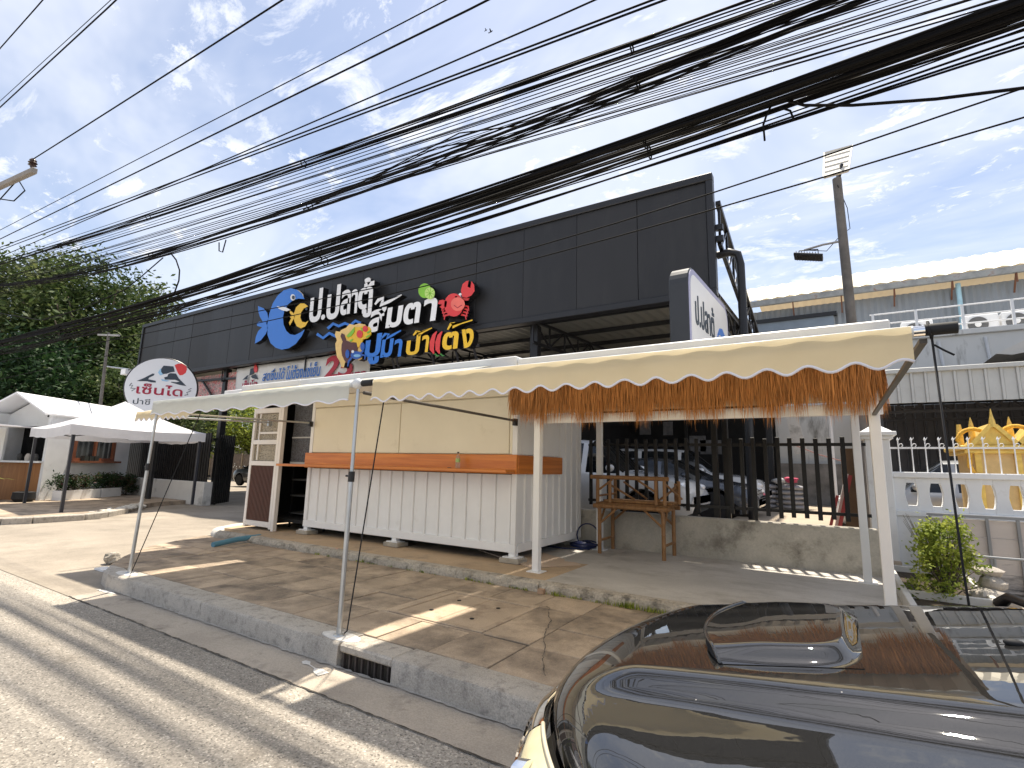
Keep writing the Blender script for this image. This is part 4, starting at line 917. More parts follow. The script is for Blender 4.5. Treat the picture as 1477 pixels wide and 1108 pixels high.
for p, q in (((bx0, by0, 1.28), (bx0+.22, by0, 1.44)), ((bx1-.38, by0, 1.44), (bx1-.12, by0, 1.28)), ((bx0+.1, by0+.1, 1.38), (bx0+.5, by0+.25, 1.13)), ((bx0+.2, by1, 1.40), (bx0+.6, by1, 1.13)), ((bx1, by0, 1.18), (bx1+.1, by1, 1.40)), ((bx1+.04, by0, 1.4), (bx1+.14, by1, 1.16)), ((bx0, by0, 1.18), (bx0+.06, by1, 1.20)), ((bx1-.06, by0, 1.15), (bx1+.08, by1-.1, 1.34))): bpart('brace', t2, (p, q), r=.017)

# small things on the platform and pavement
cd = thing('hose_coil', 'coil of dark blue hose on the platform beside the kiosk corner', 'hose', (-3.62, 8.25, SLAB))
mb = MB(); pts = []
for i in range(90):
    g = i*.42; r = .17+.05*math.sin(i*.37); pts.append((-3.62+r*math.cos(g)*1.25, 8.22+r*math.sin(g), SLAB+.02+.0010*i+.015*math.sin(i*.9)))
mb.tube(pts, .013, 6); mb.build('coil', M('hose_blue', (.012, .022, .09), .4), cd, smooth=True)
MB().tube([(-3.62+.2*math.cos(g), 8.3, SLAB+.2+.2*math.sin(g)) for g in [i*.35 for i in range(19)]], .012, 6).build('loop', MATS['hose_blue'], cd, smooth=True)
MB().tube([(-3.5, 8.1, SLAB+.015), (-3.9, 7.9, SLAB+.015), (-4.2, 7.95, SLAB+.015)], .012, 6).build('tail', MATS['hose_blue'], cd, smooth=True)
m_card = M('cardboard', (.52, .40, .30), .85, var=.08, vs=3)
tag(MB().prism([(-4.9, 6.9), (-3.5, 6.15), (-3.05, 6.75), (-3.15, 6.85), (-3.35, 6.84), (-3.42, 7.0), (-4.5, 7.6)], (0, 0, SLAB+.004), (1, 0, 0), (0, 1, 0), (0, 0, .012)).build('cardboard_sheet', m_card), 'torn flattened cardboard sheet lying half under the kiosk', 'cardboard')
a = at_z(307, 786, .22); b = at_z(375, 774, .25)
tag(MB().tube([a, a.lerp(b, .5)+V(0, 0, .02), b], .045, 12).build('blue_pipe', M('pvc_blue', (.10, .26, .36), .4, var=.1), smooth='auto'), 'short blue plastic pipe lying on the paving by the screen door', 'pipe')
p = at_z(482, 801, WALK); tag(MB().ball((p.x, p.y, WALK+.05), .10, .06, .05, 6, 9, .7).build('litter', M('litter_orange', (.62, .22, .14), .5, var=.4, vs=20)), 'crumpled orange and white wrapper against the platform edge', 'litter')
p = at_z(150, 823, 0); tag(B(p.x-.14, p.x+.14, p.y-.07, p.y+.08, .006, .03).build('white_tile', M('tile_white', (.8, .8, .8), .4)), 'small white tile lying on the road at the kerb corner', 'tile')
p = at_z(161, 814, 0); tag(MB().ball((p.x, p.y, .09), .14, .1, .09, 7, 10, .45).build('broken_stone', m_edge), 'lump of broken dark concrete at the rounded kerb end', 'stone')
p = at_z(787, 975, .26); tag(B(-2.97, -2.9, 5.38, 5.44, WALK, WALK+.05).build('brick_piece', M('brick_bit', (.45, .3, .2), .9)), 'small broken brick piece at the foot of the platform edge', 'brick piece')
# weeds in the platform joint
def tufts(name, label, spots, h, mat):
    vs = []; fs = []; sh_ = []
    for x, y, z, n, hh in spots:
        for i in range(n):
            g = rnd.uniform(0, 6.28); l = hh*rnd.uniform(.5, 1.1); d = V(math.cos(g)*.5, math.sin(g)*.5, 1)*l; q = V(-math.sin(g), math.cos(g), 0)*.005; b0 = V(x+rnd.gauss(0, .03), y+rnd.gauss(0, .012), z)
            o = len(vs); vs += [b0-q, b0+q, b0+d*.6+q*.6, b0+d]; fs += [(o, o+1, o+2), (o, o+2, o+3)]; sh_ += [rnd.random()]*2
    return leaves_build(name, vs, fs, sh_, mat, None)
def leaves_build(name, vs, fs, shade, mat, parent):
    mb = MB(); mb.v = [tuple(v) for v in vs]; mb.f = fs; mb.mi = [0]*len(fs); o = mb.build(name, mat, parent)
    at = o.data.attributes.new('shade', 'FLOAT', 'FACE'); at.data.foreach_set('value', np.array(shade, dtype=np.float32)); return o
sp = [(rnd.uniform(-7, -.9), 5.435, WALK, 9, rnd.uniform(.02, .05)) for _ in range(46)] + [(-1.95+rnd.gauss(0, .15), 5.42, WALK, 14, .07) for _ in range(10)] + [(-2.75+rnd.gauss(0, .05), 5.42, WALK, 10, .05) for _ in range(4)]
o = tufts('weeds', '', sp, .06, L_bush); stuff(o); tag(o, 'sparse green weeds sprouting along the platform edge', 'weeds')

# ================================================================== RIGHT-HAND SIDE
struct(B(.62, 30, 5.46, 60, -.05, .20).build('yard_ground', m_apron))
WY = 9.1
ww = thing('boundary_wall', 'white rendered boundary wall with barrel-shaped openings and a capped pillar', 'wall', (4, WY, .2))
B(.70, 12, WY, WY+.14, .18, 1.06).build('lower_wall', m_whitew, ww, bevel=.006)
B(.70, 12, WY-.03, WY+.17, 1.061, 1.135).build('ledge', m_whitew, ww, bevel=.008)
B(.70, 12, WY-.03, WY+.17, 1.585, 1.665).build('coping', m_whitew, ww, bevel=.01)
B(.40, .70, WY-.06, WY+.22, .18, 2.12).build('pillar', m_whitew, ww, bevel=.008)
mb = MB(); mb.box(.36, .74, WY-.1, WY+.26, 2.12, 2.17); mb.box(.32, .78, WY-.14, WY+.30, 2.171, 2.23)
mb.add([(.36, WY-.1, 2.231), (.74, WY-.1, 2.231), (.74, WY+.26, 2.231), (.36, WY+.26, 2.231), (.55, WY+.08, 2.36)], [(0, 1, 4), (1, 2, 4), (2, 3, 4), (3, 0, 4)]); mb.build('pillar_cap', m_whitew, ww, bevel=.008)
hx0, hp, hz0, hz1 = 1.03-.265, .268, 1.136, 1.584
for i in range(24):
    c = hx0+hp*i; a, b = c-hp/2 if i else .70, c+hp/2
    # solid between two openings: narrow at mid-height because the opening bulges
    e0, e1 = .085, .085
    P = [(c-e0-.0, hz0), (c+e1, hz0), (c+e1, 1.20), (c+e1-.016, 1.27), (c+e1-.026, 1.36), (c+e1-.016, 1.45), (c+e1, 1.52), (c+e1, hz1), (c-e0, hz1), (c-e0, 1.52), (c-e0+.016, 1.45), (c-e0+.026, 1.36), (c-e0+.016, 1.27), (c-e0, 1.20)]
    MB().prism(P, (0, WY+.01, 0), (1, 0, 0), (0, 0, 1), (0, .12, 0)).build('baluster', m_whitew, ww, bevel=.004)
    for z0, z1 in ((hz0, 1.205), (1.515, hz1)): B(c+.0855, c+hp-.0855, WY+.013, WY+.127, z0, z1).build('filler', m_whitew, ww)
rl = thing('spear_railing', 'white spear-topped iron railing on the boundary wall', 'railing', (4, WY+.07, 1.67))
for z in (1.99,): B(.70, 12, WY+.06, WY+.085, z, z+.025).build('rail', m_white, rl)
x = .80; i = 0
while x < 6:
    mb = MB(); mb.tube([(x, WY+.05, 1.665), (x, WY+.05, 2.11)], .008, 6); mb.tube([(x, WY+.05, 2.09), (x, WY+.05, 2.12), (x, WY+.05, 2.155)], [.006, .017, .001], 6)
    mb.tube([(x, WY+.05, 2.13), (x+.022, WY+.05, 2.125), (x+.03, WY+.05, 2.15)], .004, 5); mb.tube([(x, WY+.05, 2.02), (x+.02, WY+.05, 2.06), (x+.045, WY+.05, 2.06), (x+.055, WY+.05, 2.035), (x+.04, WY+.05, 2.02)], .005, 5)
    mb.build('spear', m_white, rl, smooth='auto'); x += .152
# framed weathered board and handrail in front
fb = thing('framed_board', 'weathered pale board in a grey steel frame leaning at the boundary wall', 'board', (2.0, 8.75, .2))
m_oldb = M('weathered_board', (.55, .50, .46), .85, var=.08, vs=2, grime=(.10, .10, .10), gs=2.4, glo=.55, ghi=.68, stretch=(.5, 1, 2.2), bump=.002, bs=40)
for j in range(4):
    for i in range(5): B(1.02+.285*i+.003, 1.02+.285*(i+1)-.003, 8.80, 8.82, .22+.215*j+.002, .22+.215*(j+1)-.002).build('board', m_oldb, fb)
m_gsteel = M('grey_steel', (.25, .26, .27), .5, metal=.3, var=.1)
for i in range(6): B(1.005+.285*i, 1.035+.285*i, 8.76, 8.797, .2, 1.10).build('frame_bar', m_gsteel, fb)
B(1.0, 2.5, 8.758, 8.796, 1.101, 1.135).build('frame_bar', m_gsteel, fb); B(1.0, 2.5, 8.758, 8.796, .175, .2).build('frame_bar', m_gsteel, fb)
hr = thing('hand_rail', 'low grey tubular handrail in front of the framed board', 'railing', (1.6, 8.2, .2))
MB().tube([(1.22, 8.25, .69), (3.2, 8.25, .69)], .016, 8).build('rail', m_gsteel, hr, smooth='auto')
for x in (1.52, 2.6): MB().tube([(x, 8.25, .2), (x, 8.25, .68)], .016, 8).build('post', m_gsteel, hr, smooth='auto')
gt = thing('side_gate', 'small grey tubular gate frame standing beside the framed board', 'gate', (1.05, 8.4, .2))
mb = MB(); mb.tube([(1.0, 8.72, .25), (1.0, 8.72, 1.10), (1.02, 8.2, 1.10), (1.02, 8.2, .25)], .016, 8); mb.build('frame', m_gsteel, gt, smooth='auto')
# planter, shrub, stones
pt = thing('planter_box', 'low concrete planter box beside the white front post', 'planter', (.85, 7.2, .2))
for q in ((.52, .58, 5.6, 8.9), (1.25, 1.31, 5.6, 8.9)): B(q[0], q[1], q[2], q[3], .15, .42).build('wall', m_wallp, pt, bevel=.006)
for y in (5.6, 7.05, 8.84): B(.581, 1.249, y, y+.06, .15, .415).build('cross_wall', m_wallp, pt, bevel=.006)
B(.582, 1.248, 5.662, 8.838, .15, .34).build('soil', M('soil', (.06, .045, .03), .95, var=.3, vs=12, bump=.03, bs=25), pt)

def leafcloud(centers, spread, n, size, droop=.3, aspect=.45, shade_c=None, up=.3):
    """n leaves, each a folded diamond, scattered round the given clump centres"""
    C = np.array(centers, float); k = nrg.integers(0, len(C), n); sp = np.array(spread if isinstance(spread, (tuple, list)) else (spread,)*3)
    P = C[k]+nrg.normal(size=(n, 3))*sp
    d = nrg.normal(size=(n, 3)); d[:, 2] = d[:, 2]*.6-droop; d /= np.linalg.norm(d, axis=1)[:, None]
    s = nrg.normal(size=(n, 3)); s[:, 2] *= .5; s -= d*(s*d).sum(1)[:, None]; s /= np.linalg.norm(s, axis=1)[:, None]
    L = size*nrg.uniform(.6, 1.3, n)[:, None]; Wd = L*aspect
    a = P-d*L*.5; b = P+s*Wd*.5; c = P+d*L*.5; e = P-s*Wd*.5
    vs = np.stack([a, b, c, e], 1).reshape(-1, 3); i = np.arange(n)*4
    fs = [(int(q), int(q+1), int(q+2), int(q+3)) for q in i]
    base = nrg.uniform(.1, .75, len(C))[k] if shade_c is None else np.array(shade_c)[k]
    return vs, fs, np.clip(base+nrg.normal(size=n)*.18, 0, 1)
def shrub(name, label, cat, base, cs, spread, n, size, mat, stems=8, group=None, pot=None):
    t = thing(name, label, cat, base, group)
    vs, fs, sh_ = leafcloud(cs, spread, n, size); leaves_build('foliage', vs, fs, sh_, mat, t)
    mb = MB()
    for c in cs[:stems]: 
        b = Vector(base); c = Vector(c); mb.tube([b+V(rnd.uniform(-.05, .05), rnd.uniform(-.05, .05), 0), b.lerp(c, .5)+V(rnd.uniform(-.03, .03), 0, .02), c], [.008, .006, .003], 5)
    mb.build('stem', m_bark, t); return t
bb = Vector((.93, 7.3, .34)); cs = []
for i in range(75):
    h = rnd.random()**.8; r = .42*(1.05-.72*h)*math.sqrt(rnd.random()); g = rnd.uniform(0, 6.28); cs.append((bb.x+r*math.cos(g)*1.05+.02*h, bb.y+r*math.sin(g), bb.z+.02+.74*h))
shrub('yellow_green_shrub', 'bushy yellow-green leafed shrub growing in the concrete planter', 'shrub', bb, cs, .05, 4200, .05, L_bush, 40)
mb = MB()
for i in range(7):
    g = rnd.uniform(2.2, 3.6); mb.tube([bb, bb+V(math.cos(g)*.15, .1, .45), bb+V(math.cos(g)*.30, .15, .75+.1*rnd.random())], [.006, .004, .0015], 4)
tag(mb.build('bare_twigs', m_bark), 'bare dry twigs sticking up left of the yellow-green shrub', 'twigs')
rk_ = thing('rock_pile', 'stack of rough pale stones right of the shrub', 'stones', (1.25, 7.55, .2))
m_rock = M('rock', (.42, .38, .33), .9, var=.25, vs=5, bump=.03, bs=14)
for x, y, z, a, b, c in ((1.33, 7.55, .62, .13, .12, .055), (1.34, 7.5, .50, .12, .12, .09), (1.27, 7.4, .38, .17, .14, .09), (1.42, 7.4, .35, .10, .12, .08), (1.22, 7.25, .28, .2, .16, .1)): MB().ball((x, y, z), a, b, c, 7, 10, .3).build('stone', m_rock, rk_, smooth='auto')
# golden spirit shrine
gs = thing('golden_shrine', 'small golden spirit shrine with spired gables behind the white wall', 'shrine', (3.0, 11.6, .2))
m_gold = M('gold_paint', (.72, .50, .12), .35, metal=.15, var=.15, vs=12, bump=.004, bs=40)
m_shr = M('shrine_wall', (.62, .44, .20), .6, var=.1, vs=8)
B(1.95, 3.9, 11.2, 12.4, .2, 2.06).build('wall', m_shr, gs); B(1.78, 4.05, 11.05, 12.55, 2.061, 2.13).build('cornice', m_gold, gs, bevel=.015); B(1.84, 4.0, 11.1, 12.5, 2.0, 2.06).build('cornice', m_gold, gs, bevel=.01)
for x in (1.97, 2.45, 2.95, 3.45): 
    B(x, x+.08, 11.16, 11.199, .6, 2.0).build('pilaster', m_gold, gs)
    MB().lathe([(.10, 0), (.03, .01), (.025, -.12)], (x+.28, 11.19, 1.25), 12, (0, -1, 0)).build('rosette', m_gold, gs)
for x in (2.22, 2.78, 3.34, 3.9):
    mb = MB(); mb.prism([(x-.26, 2.131), (x+.26, 2.131), (x+.06, 2.42), (x, 2.50), (x-.06, 2.42)], (0, 11.12, 0), (1, 0, 0), (0, 0, 1), (0, .9, 0)); g_ = mb.build('gable', m_gold, gs, bevel=.01)
    mb = MB(); mb.bar((x-.29, 11.09, 2.13), (x-.03, 11.09, 2.45), .05, .06); mb.bar((x+.29, 11.09, 2.13), (x+.03, 11.09, 2.45), .05, .06); mb.build('bargeboard', m_gold, g_)
    MB().tube([(x, 11.1, 2.42), (x, 11.1, 2.52), (x, 11.1, 2.60), (x, 11.1, 2.72)], [.05, .04, .022, .004], 8).build('spire', m_gold, g_, smooth='auto')
for x in (1.86, 2.02, 2.5, 3.06, 3.62): MB().tube([(x, 11.45, 2.13), (x, 11.45, 2.35), (x, 11.45, 2.5), (x, 11.45, 2.62 if x > 2 else 2.42)], [.05, .045, .03, .004], 8).build('spire', m_gold, gs, smooth='auto')
m_gar = M('marigold_garland', (.78, .42, .05), .8, var=.3, vs=30, bump=.02, bs=40)
for c in ((1.98, 2.3), (2.5, 2.34), (3.06, 2.34)):
    MB().tube([(c[0]+.2*math.cos(g), 11.16, c[1]-.1+.2*math.sin(g)) for g in [i*.35 for i in range(10)]], .032, 8).build('garland', m_gar, gs, smooth=True)
MB().tube([(1.9, 11.1, 2.0), (1.88, 11.08, 1.8), (1.93, 11.08, 1.66), (2.1, 11.08, 1.62)], .035, 8).build('garland', m_gar, gs, smooth=True)
# open canopy shed with ribbed fascia
cs_ = thing('canopy_shed', 'open shed with ribbed grey metal fascia and dark trussed underside', 'shed', (6, 16, .2))
m_rib = M('ribbed_grey_metal', (.50, .51, .50), .45, metal=.25, var=.06, vs=3, grime=(.3, .29, .27), gs=4, glo=.6, ghi=.75)
x = 1.0
while x < 14:
    P = [(x, 16), (x+.20, 16), (x+.215, 15.955), (x+.262, 15.955), (x+.277, 16), (x+.277, 16.03), (x, 16.03)]
    MB().prism(P, (0, 0, 3.42), (1, 0, 0), (0, 1, 0), (0, 0, .75)).build('fascia_sheet', m_rib, cs_); x += .279
B(.95, 14, 15.9, 16.06, 4.17, 4.28).build('gutter', m_rib, cs_, bevel=.01)
B(.95, 14, 16.06, 23.5, 4.20, 4.26).build('roof', m_dark, cs_)
m_tr = M('truss_dark', (.05, .05, .055), .6)
for y in (17., 19.5):
    mb = MB(); mb.bar((.95, y, 3.95), (14, y, 3.95), .07); mb.bar((.95, y, 3.3), (14, y, 3.3), .07)
    for i in range(16): mb.bar((1+.8*i, y, 3.3 if i % 2 else 3.95), (1.8+.8*i, y, 3.95 if i % 2 else 3.3), .04)
    mb.build('truss', m_tr, cs_)
for x in (1.1, 5.2, 9.5): B(x-.07, x+.07, 16.3, 16.44, .18, 4.2).build('post', m_tr, cs_)
x = .9
while x < 14: 
    MB().prism([(x, 23.4), (x+.2, 23.4), (x+.22, 23.36), (x+.26, 23.36), (x+.28, 23.4), (x+.28, 23.45), (x, 23.45)], (0, 0, .18), (1, 0, 0), (0, 1, 0), (0, 0, 4.0)).build('back_sheet', M('dark_back_sheet', (.09, .09, .10), .6, var=.15), cs_); x += .29
# stained white building with terrace railing and outdoor units
st = thing('stained_building', 'mould-streaked white flat-roofed building behind the shed canopy', 'building', (8, 24, .2))
m_stain = M('mouldy_white_wall', (.62, .62, .60), .85, var=.05, vs=1, grime=(.16, .15, .13), gs=1.0, glo=.56, ghi=.72, stretch=(1.6, 1, .35), bump=.003, bs=30)
B(-1.3, 18, 24, 30, .18, 6.75).build('wall', m_stain, st); B(-1.35, 18, 23.9, 24.2, 6.751, 6.95).build('parapet', m_stain, st, bevel=.02)
for x in (3.6, 4.9, 6.6): MB().tube([(x, 23.95, 6.6), (x+.1, 23.93, 5.0), (x+.1, 23.93, 4.3)], .05, 8).build('drain_pipe', M('pale_pipe', (.6, .62, .64), .5), st)
tr_ = thing('terrace_railing', 'white tubular railing along the roof terrace of the stained building', 'railing', (8, 24.1, 6.95))
for z in (7.2, 7.5, 7.9): MB().tube([(1.6, 24.1, z), (16, 24.1, z)], .03, 6).build('rail', m_white, tr_)
for i in range(11): x = 1.7+1.35*i; B(x-.04, x+.04, 24.06, 24.14, 6.95, 7.92).build('post', m_white, tr_)
for k, (px, lab) in enumerate(((1322, 'white outdoor air-conditioning unit half behind the awning crank'), (1415, 'white outdoor air-conditioning unit with round fan on the roof terrace'), (1472, 'white outdoor air-conditioning unit at the right picture edge'))):
    p = at_y(px, 462, 25.2); ac = thing('air_conditioner', lab, 'air conditioner', (p.x, 25.2, 6.76), 'outdoor units on the terrace')
    B(p.x-.5, p.x+.5, 25.2, 25.6, 6.95, 7.75).build('case', m_white, ac, bevel=.03); MB().lathe([(.30, 0), (.30, .03), (.06, .03)], (p.x-.1, 25.19, 7.36), 24, (0, -1, 0)).build('fan_grille', M('grille_grey', (.12, .12, .12), .5), ac); MB().lathe([(.1, 0), (.08, .02)], (p.x-.1, 25.155, 7.36), 12, (0, -1, 0)).build('fan_hub', m_white, ac)
p = at_y(1384, 400, 24.5); p = at_y(1384, 430, 30.7); tag(MB().tube([(p.x, 30.7, 6), (p.x, 30.7, 10.7)], .1, 10).build('water_pipe', M('pale_blue_pipe', (.35, .55, .65), .5)), 'pale blue vertical pipe on the warehouse wall', 'pipe')
a = at_y(1436, 505, 17.5); b = at_y(1500, 468, 17.5)
tag(MB().prism([(a.x, a.z-.1), (a.x+.3, a.z-.15), (b.x+1.5, b.z-.4), (b.x+1.5, b.z+.6)], (0, 17.5, 0), (1, 0, 0), (0, 0, 1), (0, 3, 0)).build('tilted_roof_sheet', m_wallp), 'pale sloping roof sheet above the shed at the right edge', 'roof sheet')
# warehouse with curved metal roof
wh = thing('warehouse', 'large corrugated warehouse with a curved cream metal roof', 'warehouse', (12, 34, .2))
m_cor = M('corrugated_grey', (.27, .29, .31), .45, metal=.3, var=.06, vs=1, grime=(.3, .3, .3), gs=2, glo=.55, ghi=.75, stretch=(2, 1, .2))
m_cor2 = M('corrugated_blue_grey', (.18, .22, .27), .5, var=.08)
m_croof = M('cream_metal_roof', (.66, .60, .46), .45, metal=.1, var=.08, vs=.5)
mb = MB(); vs = []; n = 240
for i in range(n+1): x = -3.4+34*i/n; o_ = -.07 if i % 2 else 0; vs += [(x, 31+o_, .1), (x, 31+o_, 10.6)]
mb.add(vs, [(2*i, 2*i+2, 2*i+3, 2*i+1) for i in range(n)]); mb.build('wall', m_cor, wh)
B(-3.4, 30, 31.05, 31.2, .1, 10.6).build('wall_core', m_cor, wh)
mb = MB(); vs = []; n = 120; R_ = [(30.2, 11.05), (31.2, 11.7), (32.5, 12.4), (34.5, 13.2), (37, 13.9), (40, 14.2), (46, 13.8)]
for i in range(n+1):
    x = -4.0+34*i/n
    for y, z in R_: vs.append((x, y, z+(.07 if i % 2 else 0)))
k = len(R_); mb.add(vs, [(i*k+j, (i+1)*k+j, (i+1)*k+j+1, i*k+j+1) for i in range(n) for j in range(k-1)]); mb.build('roof', m_croof, wh, solid=.03)
B(-4, 30, 30.15, 30.35, 10.72, 11.02).build('eave_gutter', M('old_gutter', (.28, .29, .29), .6, var=.3, vs=2, grime=(.18, .08, .04), gs=2, glo=.55, ghi=.7), wh)
for i in range(12): x = -3.5+2.2*i; mb = MB(); mb.bar((x, 30.3, 10.75), (x, 30.9, 10.0), .06); mb.bar((x, 30.25, 10.9), (x, 30.25, 10.3), .05); mb.build('bracket', M('rust', (.16, .07, .04), .8), wh)
B(-3.3, .5, 30.72, 30.92, 8.6, 9.85).build('shutter', m_cor2, wh); B(-3.45, .65, 30.6, 30.93, 9.851, 10.05).build('shutter_box', m_black, wh)
# solar street light
sp0 = Vector((.56, 12.2, .45)); spt = at_y(1207, 258, 12.2); spm = spt
so = thing('solar_street_light', 'solar street light pole with floodlight arm behind the shelter', 'street light', sp0)
m_conc = M('weathered_steel_pole', (.13, .12, .11), .7, var=.25, vs=4, bump=.006, bs=20)
MB().tube([sp0, spt], [.10, .085], 12).build('pole', m_conc, so, smooth='auto')
a = at_y(1188, 256, 12.1); b = at_y(1224, 246, 12.1); c = at_y(1229, 210, 12.6); d = at_y(1189, 221, 12.6)
q = [Vector(p) for p in (a, b, c, d)]; nn = (q[1]-q[0]).cross(q[3]-q[0]).normalized()
mb = MB(); mb.add(q+[p-nn*.04 for p in q], [(0, 1, 2, 3), (7, 6, 5, 4), (0, 4, 5, 1), (1, 5, 6, 2), (2, 6, 7, 3), (3, 7, 4, 0)]); pn = mb.build('solar_panel', M('panel_back', (.62, .60, .54), .5, var=.05), so)
mb = MB()
for a_, b_ in ((0, 1), (1, 2), (2, 3), (3, 0)): mb.bar(q[a_], q[b_], .03)
for t in (.2, .4, .6, .8): mb.bar(q[0].lerp(q[3], t)-nn*.045, q[1].lerp(q[2], t)-nn*.045, .012); mb.bar(q[0].lerp(q[3], t)+nn*.004, q[1].lerp(q[2], t)+nn*.004, .012)
mb.build('panel_frame', MATS['panel_back'], pn); MB().bar(spt-V(0, 0, .1), q[0].lerp(q[1], .5).lerp(q[2], .3), .12, .05).build('panel_bracket', m_black, so)
arm0 = at_y(1213, 348, 12.2); arm1 = at_y(1160, 361, 12.1)
MB().tube([arm0, arm0.lerp(arm1, .5)+V(0, 0, .02), arm1], .025, 8).build('arm', m_gsteel, so, smooth='auto')
fl = at_y(1165, 374, 12.1); mb = MB(); mb.bar(fl+V(-.25, 0, .12), fl+V(.28, 0, -.02), .36, .05)
f_ = mb.build('floodlight', m_black, so, bevel=.01)
mb = MB()
for i in range(9): x = -.2+.05*i; mb.bar(fl+V(x, -.16, .13-.26*(x+.25)), fl+V(x, .16, .13-.26*(x+.25)), .012, .1)
mb.build('cooling_fin', m_black, f_); mb = MB(); mb.tube([fl+V(-.15, 0, .05), fl+V(-.15, 0, .22), fl+V(.2, 0, .18), fl+V(.2, 0, 0)], .014, 6); mb.build('yoke', m_black, f_)
tag(MB().tube([arm1, arm1.lerp(arm0, .6)-V(0, 0, .14), arm0+V(.02, 0, .15), at_y(1226, 330, 12.3), at_y(1222, 300, 12.3), spt-V(0, .1, .2)], .008, 5).build('lamp_wire', m_cable, smooth=True), 'thin wire looping along the solar lamp pole to its floodlight', 'wire')

# ================================================================== CARS BEHIND THE FENCE
def wheel_parts(par, c, r, w, side, mrim):
    c = Vector(c); ax = V(0, side, 0)
    wl = MB().lathe([(r*.66, -w/2), (r*.93, -w/2), (r, -w*.32), (r, w*.32), (r*.93, w/2), (r*.66, w/2)], c, 24, ax).build('wheel', m_rubber, par, smooth='auto')
    mb = MB(); mb.lathe([(r*.66, 0), (r*.68, w*.46), (r*.62, w*.46), (r*.6, w*.2)], c, 24, ax)
    for i in range(10):
        g = 2*math.pi*i/10; p = c+ax*w*.36+V(math.cos(g), 0, math.sin(g))*r*.10; q = c+ax*w*.42+V(math.cos(g+.1), 0, math.sin(g+.1))*r*.62; mb.bar(p, q, r*.09, .03, (0, 1, 0))
    mb.lathe([(r*.16, w*.2), (r*.15, w*.44)], c, 14, ax); mb.build('rim', mrim, wl)
def car(label, loc, flip, paint, kind, group='cars parked behind the fence', name='parked_car'):
    """car whose nose points to +X (flip=1) or -X (flip=-1); loc = ground under its middle"""
    t = thing(name, label, 'car', loc, group); ox, oy, oz = loc
    H = {'suv': 1.78, 'sedan': 1.46, 'pickup': 1.75}[kind]; Hs = {'suv': 1.10, 'sedan': .98, 'pickup': 1.1}[kind]
    if kind == 'sedan': st_ = [(-2.3, .5, .85, .85), (-2.15, .28, 1.0, 1.0), (-1.6, .22, 1.02, 1.05), (-.75, .2, 1.0, H-.04), (.0, .2, .98, H), (.45, .2, .97, H-.05), (1.25, .2, .95, 1.0), (1.95, .24, .84, .88), (2.25, .3, .70, .74), (2.33, .4, .60, .62)]
    else: st_ = [(-2.35, .5, 1.0, 1.02), (-2.25, .32, 1.12, H-.12), (-1.6, .25, 1.12, H), (-.4, .25, 1.1, H), (.30, .25, 1.08, H-.03), (1.05, .25, 1.07, 1.12), (1.75, .25, 1.0, 1.05), (2.15, .3, .88, .95), (2.32, .38, .7, .76), (2.36, .5, .6, .62)]
    W = .92
    def interp(x):
        for a, b in zip(st_, st_[1:]):
            if a[0] <= x <= b[0]:
                k = (x-a[0])/(b[0]-a[0]); return [a[j]+(b[j]-a[j])*k for j in range(1, 4)]
        return st_[-1][1:]
    xs_ = sorted(set([s_[0] for s_ in st_]+[-2.3+.115*i for i in range(41) if st_[0][0] < -2.3+.115*i < st_[-1][0]])); ring = []
    wx = (-1.38, 1.42); wr = .44
    for x in xs_:
        zb, zs, zt = interp(x); e = max(abs(x)-1.9, 0)/.45; w = W*(1-.16*e*e); cab = max(0, zt-zs-.06)
        zbw = zb
        for c_ in wx:
            if abs(x-c_) < wr: zbw = max(zbw, .36+math.sqrt(wr*wr-(x-c_)**2)-.02)
        half = [(w*.90, zbw), (w, max(zbw+.02, zb+.18)), (w*1.0, max(zbw+.04, zs-.28)), (w*.985, max(zbw+.05, zs-.08)), (w*.93, max(zs, zbw+.06)), (w*(.93-.34*cab), max(zs+.02, zt-.07, zbw+.07)), (w*(.80-.34*cab), max(zt-.01, zbw+.08)), (w*.35, max(zt+.015, zbw+.09))]
        ring.append([(x, y, z) for y, z in half]+[(x, -y, z) for y, z in half[::-1]])
    k = len(ring[0]); Bd, Gl = MB(), MB()
    roofx = [s_[0] for s_ in st_ if s_[3] > H-.13]; x_r0, x_r1 = min(roofx), max(roofx)
    hoodx = {'sedan': 1.25}.get(kind, 1.05); tailx = {'sedan': -1.6}.get(kind, -2.3)
    def tr(p): return (ox+flip*p[0], oy+flip*p[1], oz+p[2])
    allv = [tr(p) for r_ in ring for p in r_]
    for mbx in (Bd, Gl): mbx.v = list(allv)
    for i in range(len(ring)-1):
        xm = (xs_[i]+xs_[i+1])/2
        for j in range(k-1):
            f = (i*k+j, i*k+j+1, (i+1)*k+j+1, (i+1)*k+j); glass = False
            if j in (4, 10) and tailx+.25 < xm < hoodx-.12 and not (abs(xm-.15) < .05 or abs(xm+.95) < .05): glass = True
            if j in (5, 6, 7, 8, 9) and x_r1+.02 < xm < hoodx-.05: glass = True
            if j in (6, 7, 8) and kind == 'sedan' and tailx+.1 < xm < x_r0-.05: glass = True
            (Gl if glass else Bd).f.append(f); (Gl if glass else Bd).mi.append(0)
    Bd.f += [tuple(range(k)), tuple((len(ring)-1)*k+j for j in range(k))[::-1]]; Bd.mi += [0, 0]
    Bd.build('body', paint, t, smooth='auto'); Gl.build('windows', m_glass, t, smooth='auto')
    B2 = MB(); B2.box(ox-2.1, ox+2.1, oy-.75, oy+.75, oz+.2, oz+.62); B2.build('underbody', m_dark, t)
    for c_ in wx:
        for s_ in (1, -1): wheel_parts(t, (ox+flip*c_, oy+s_*.80, oz+.355), .355, .23, s_, m_alu)
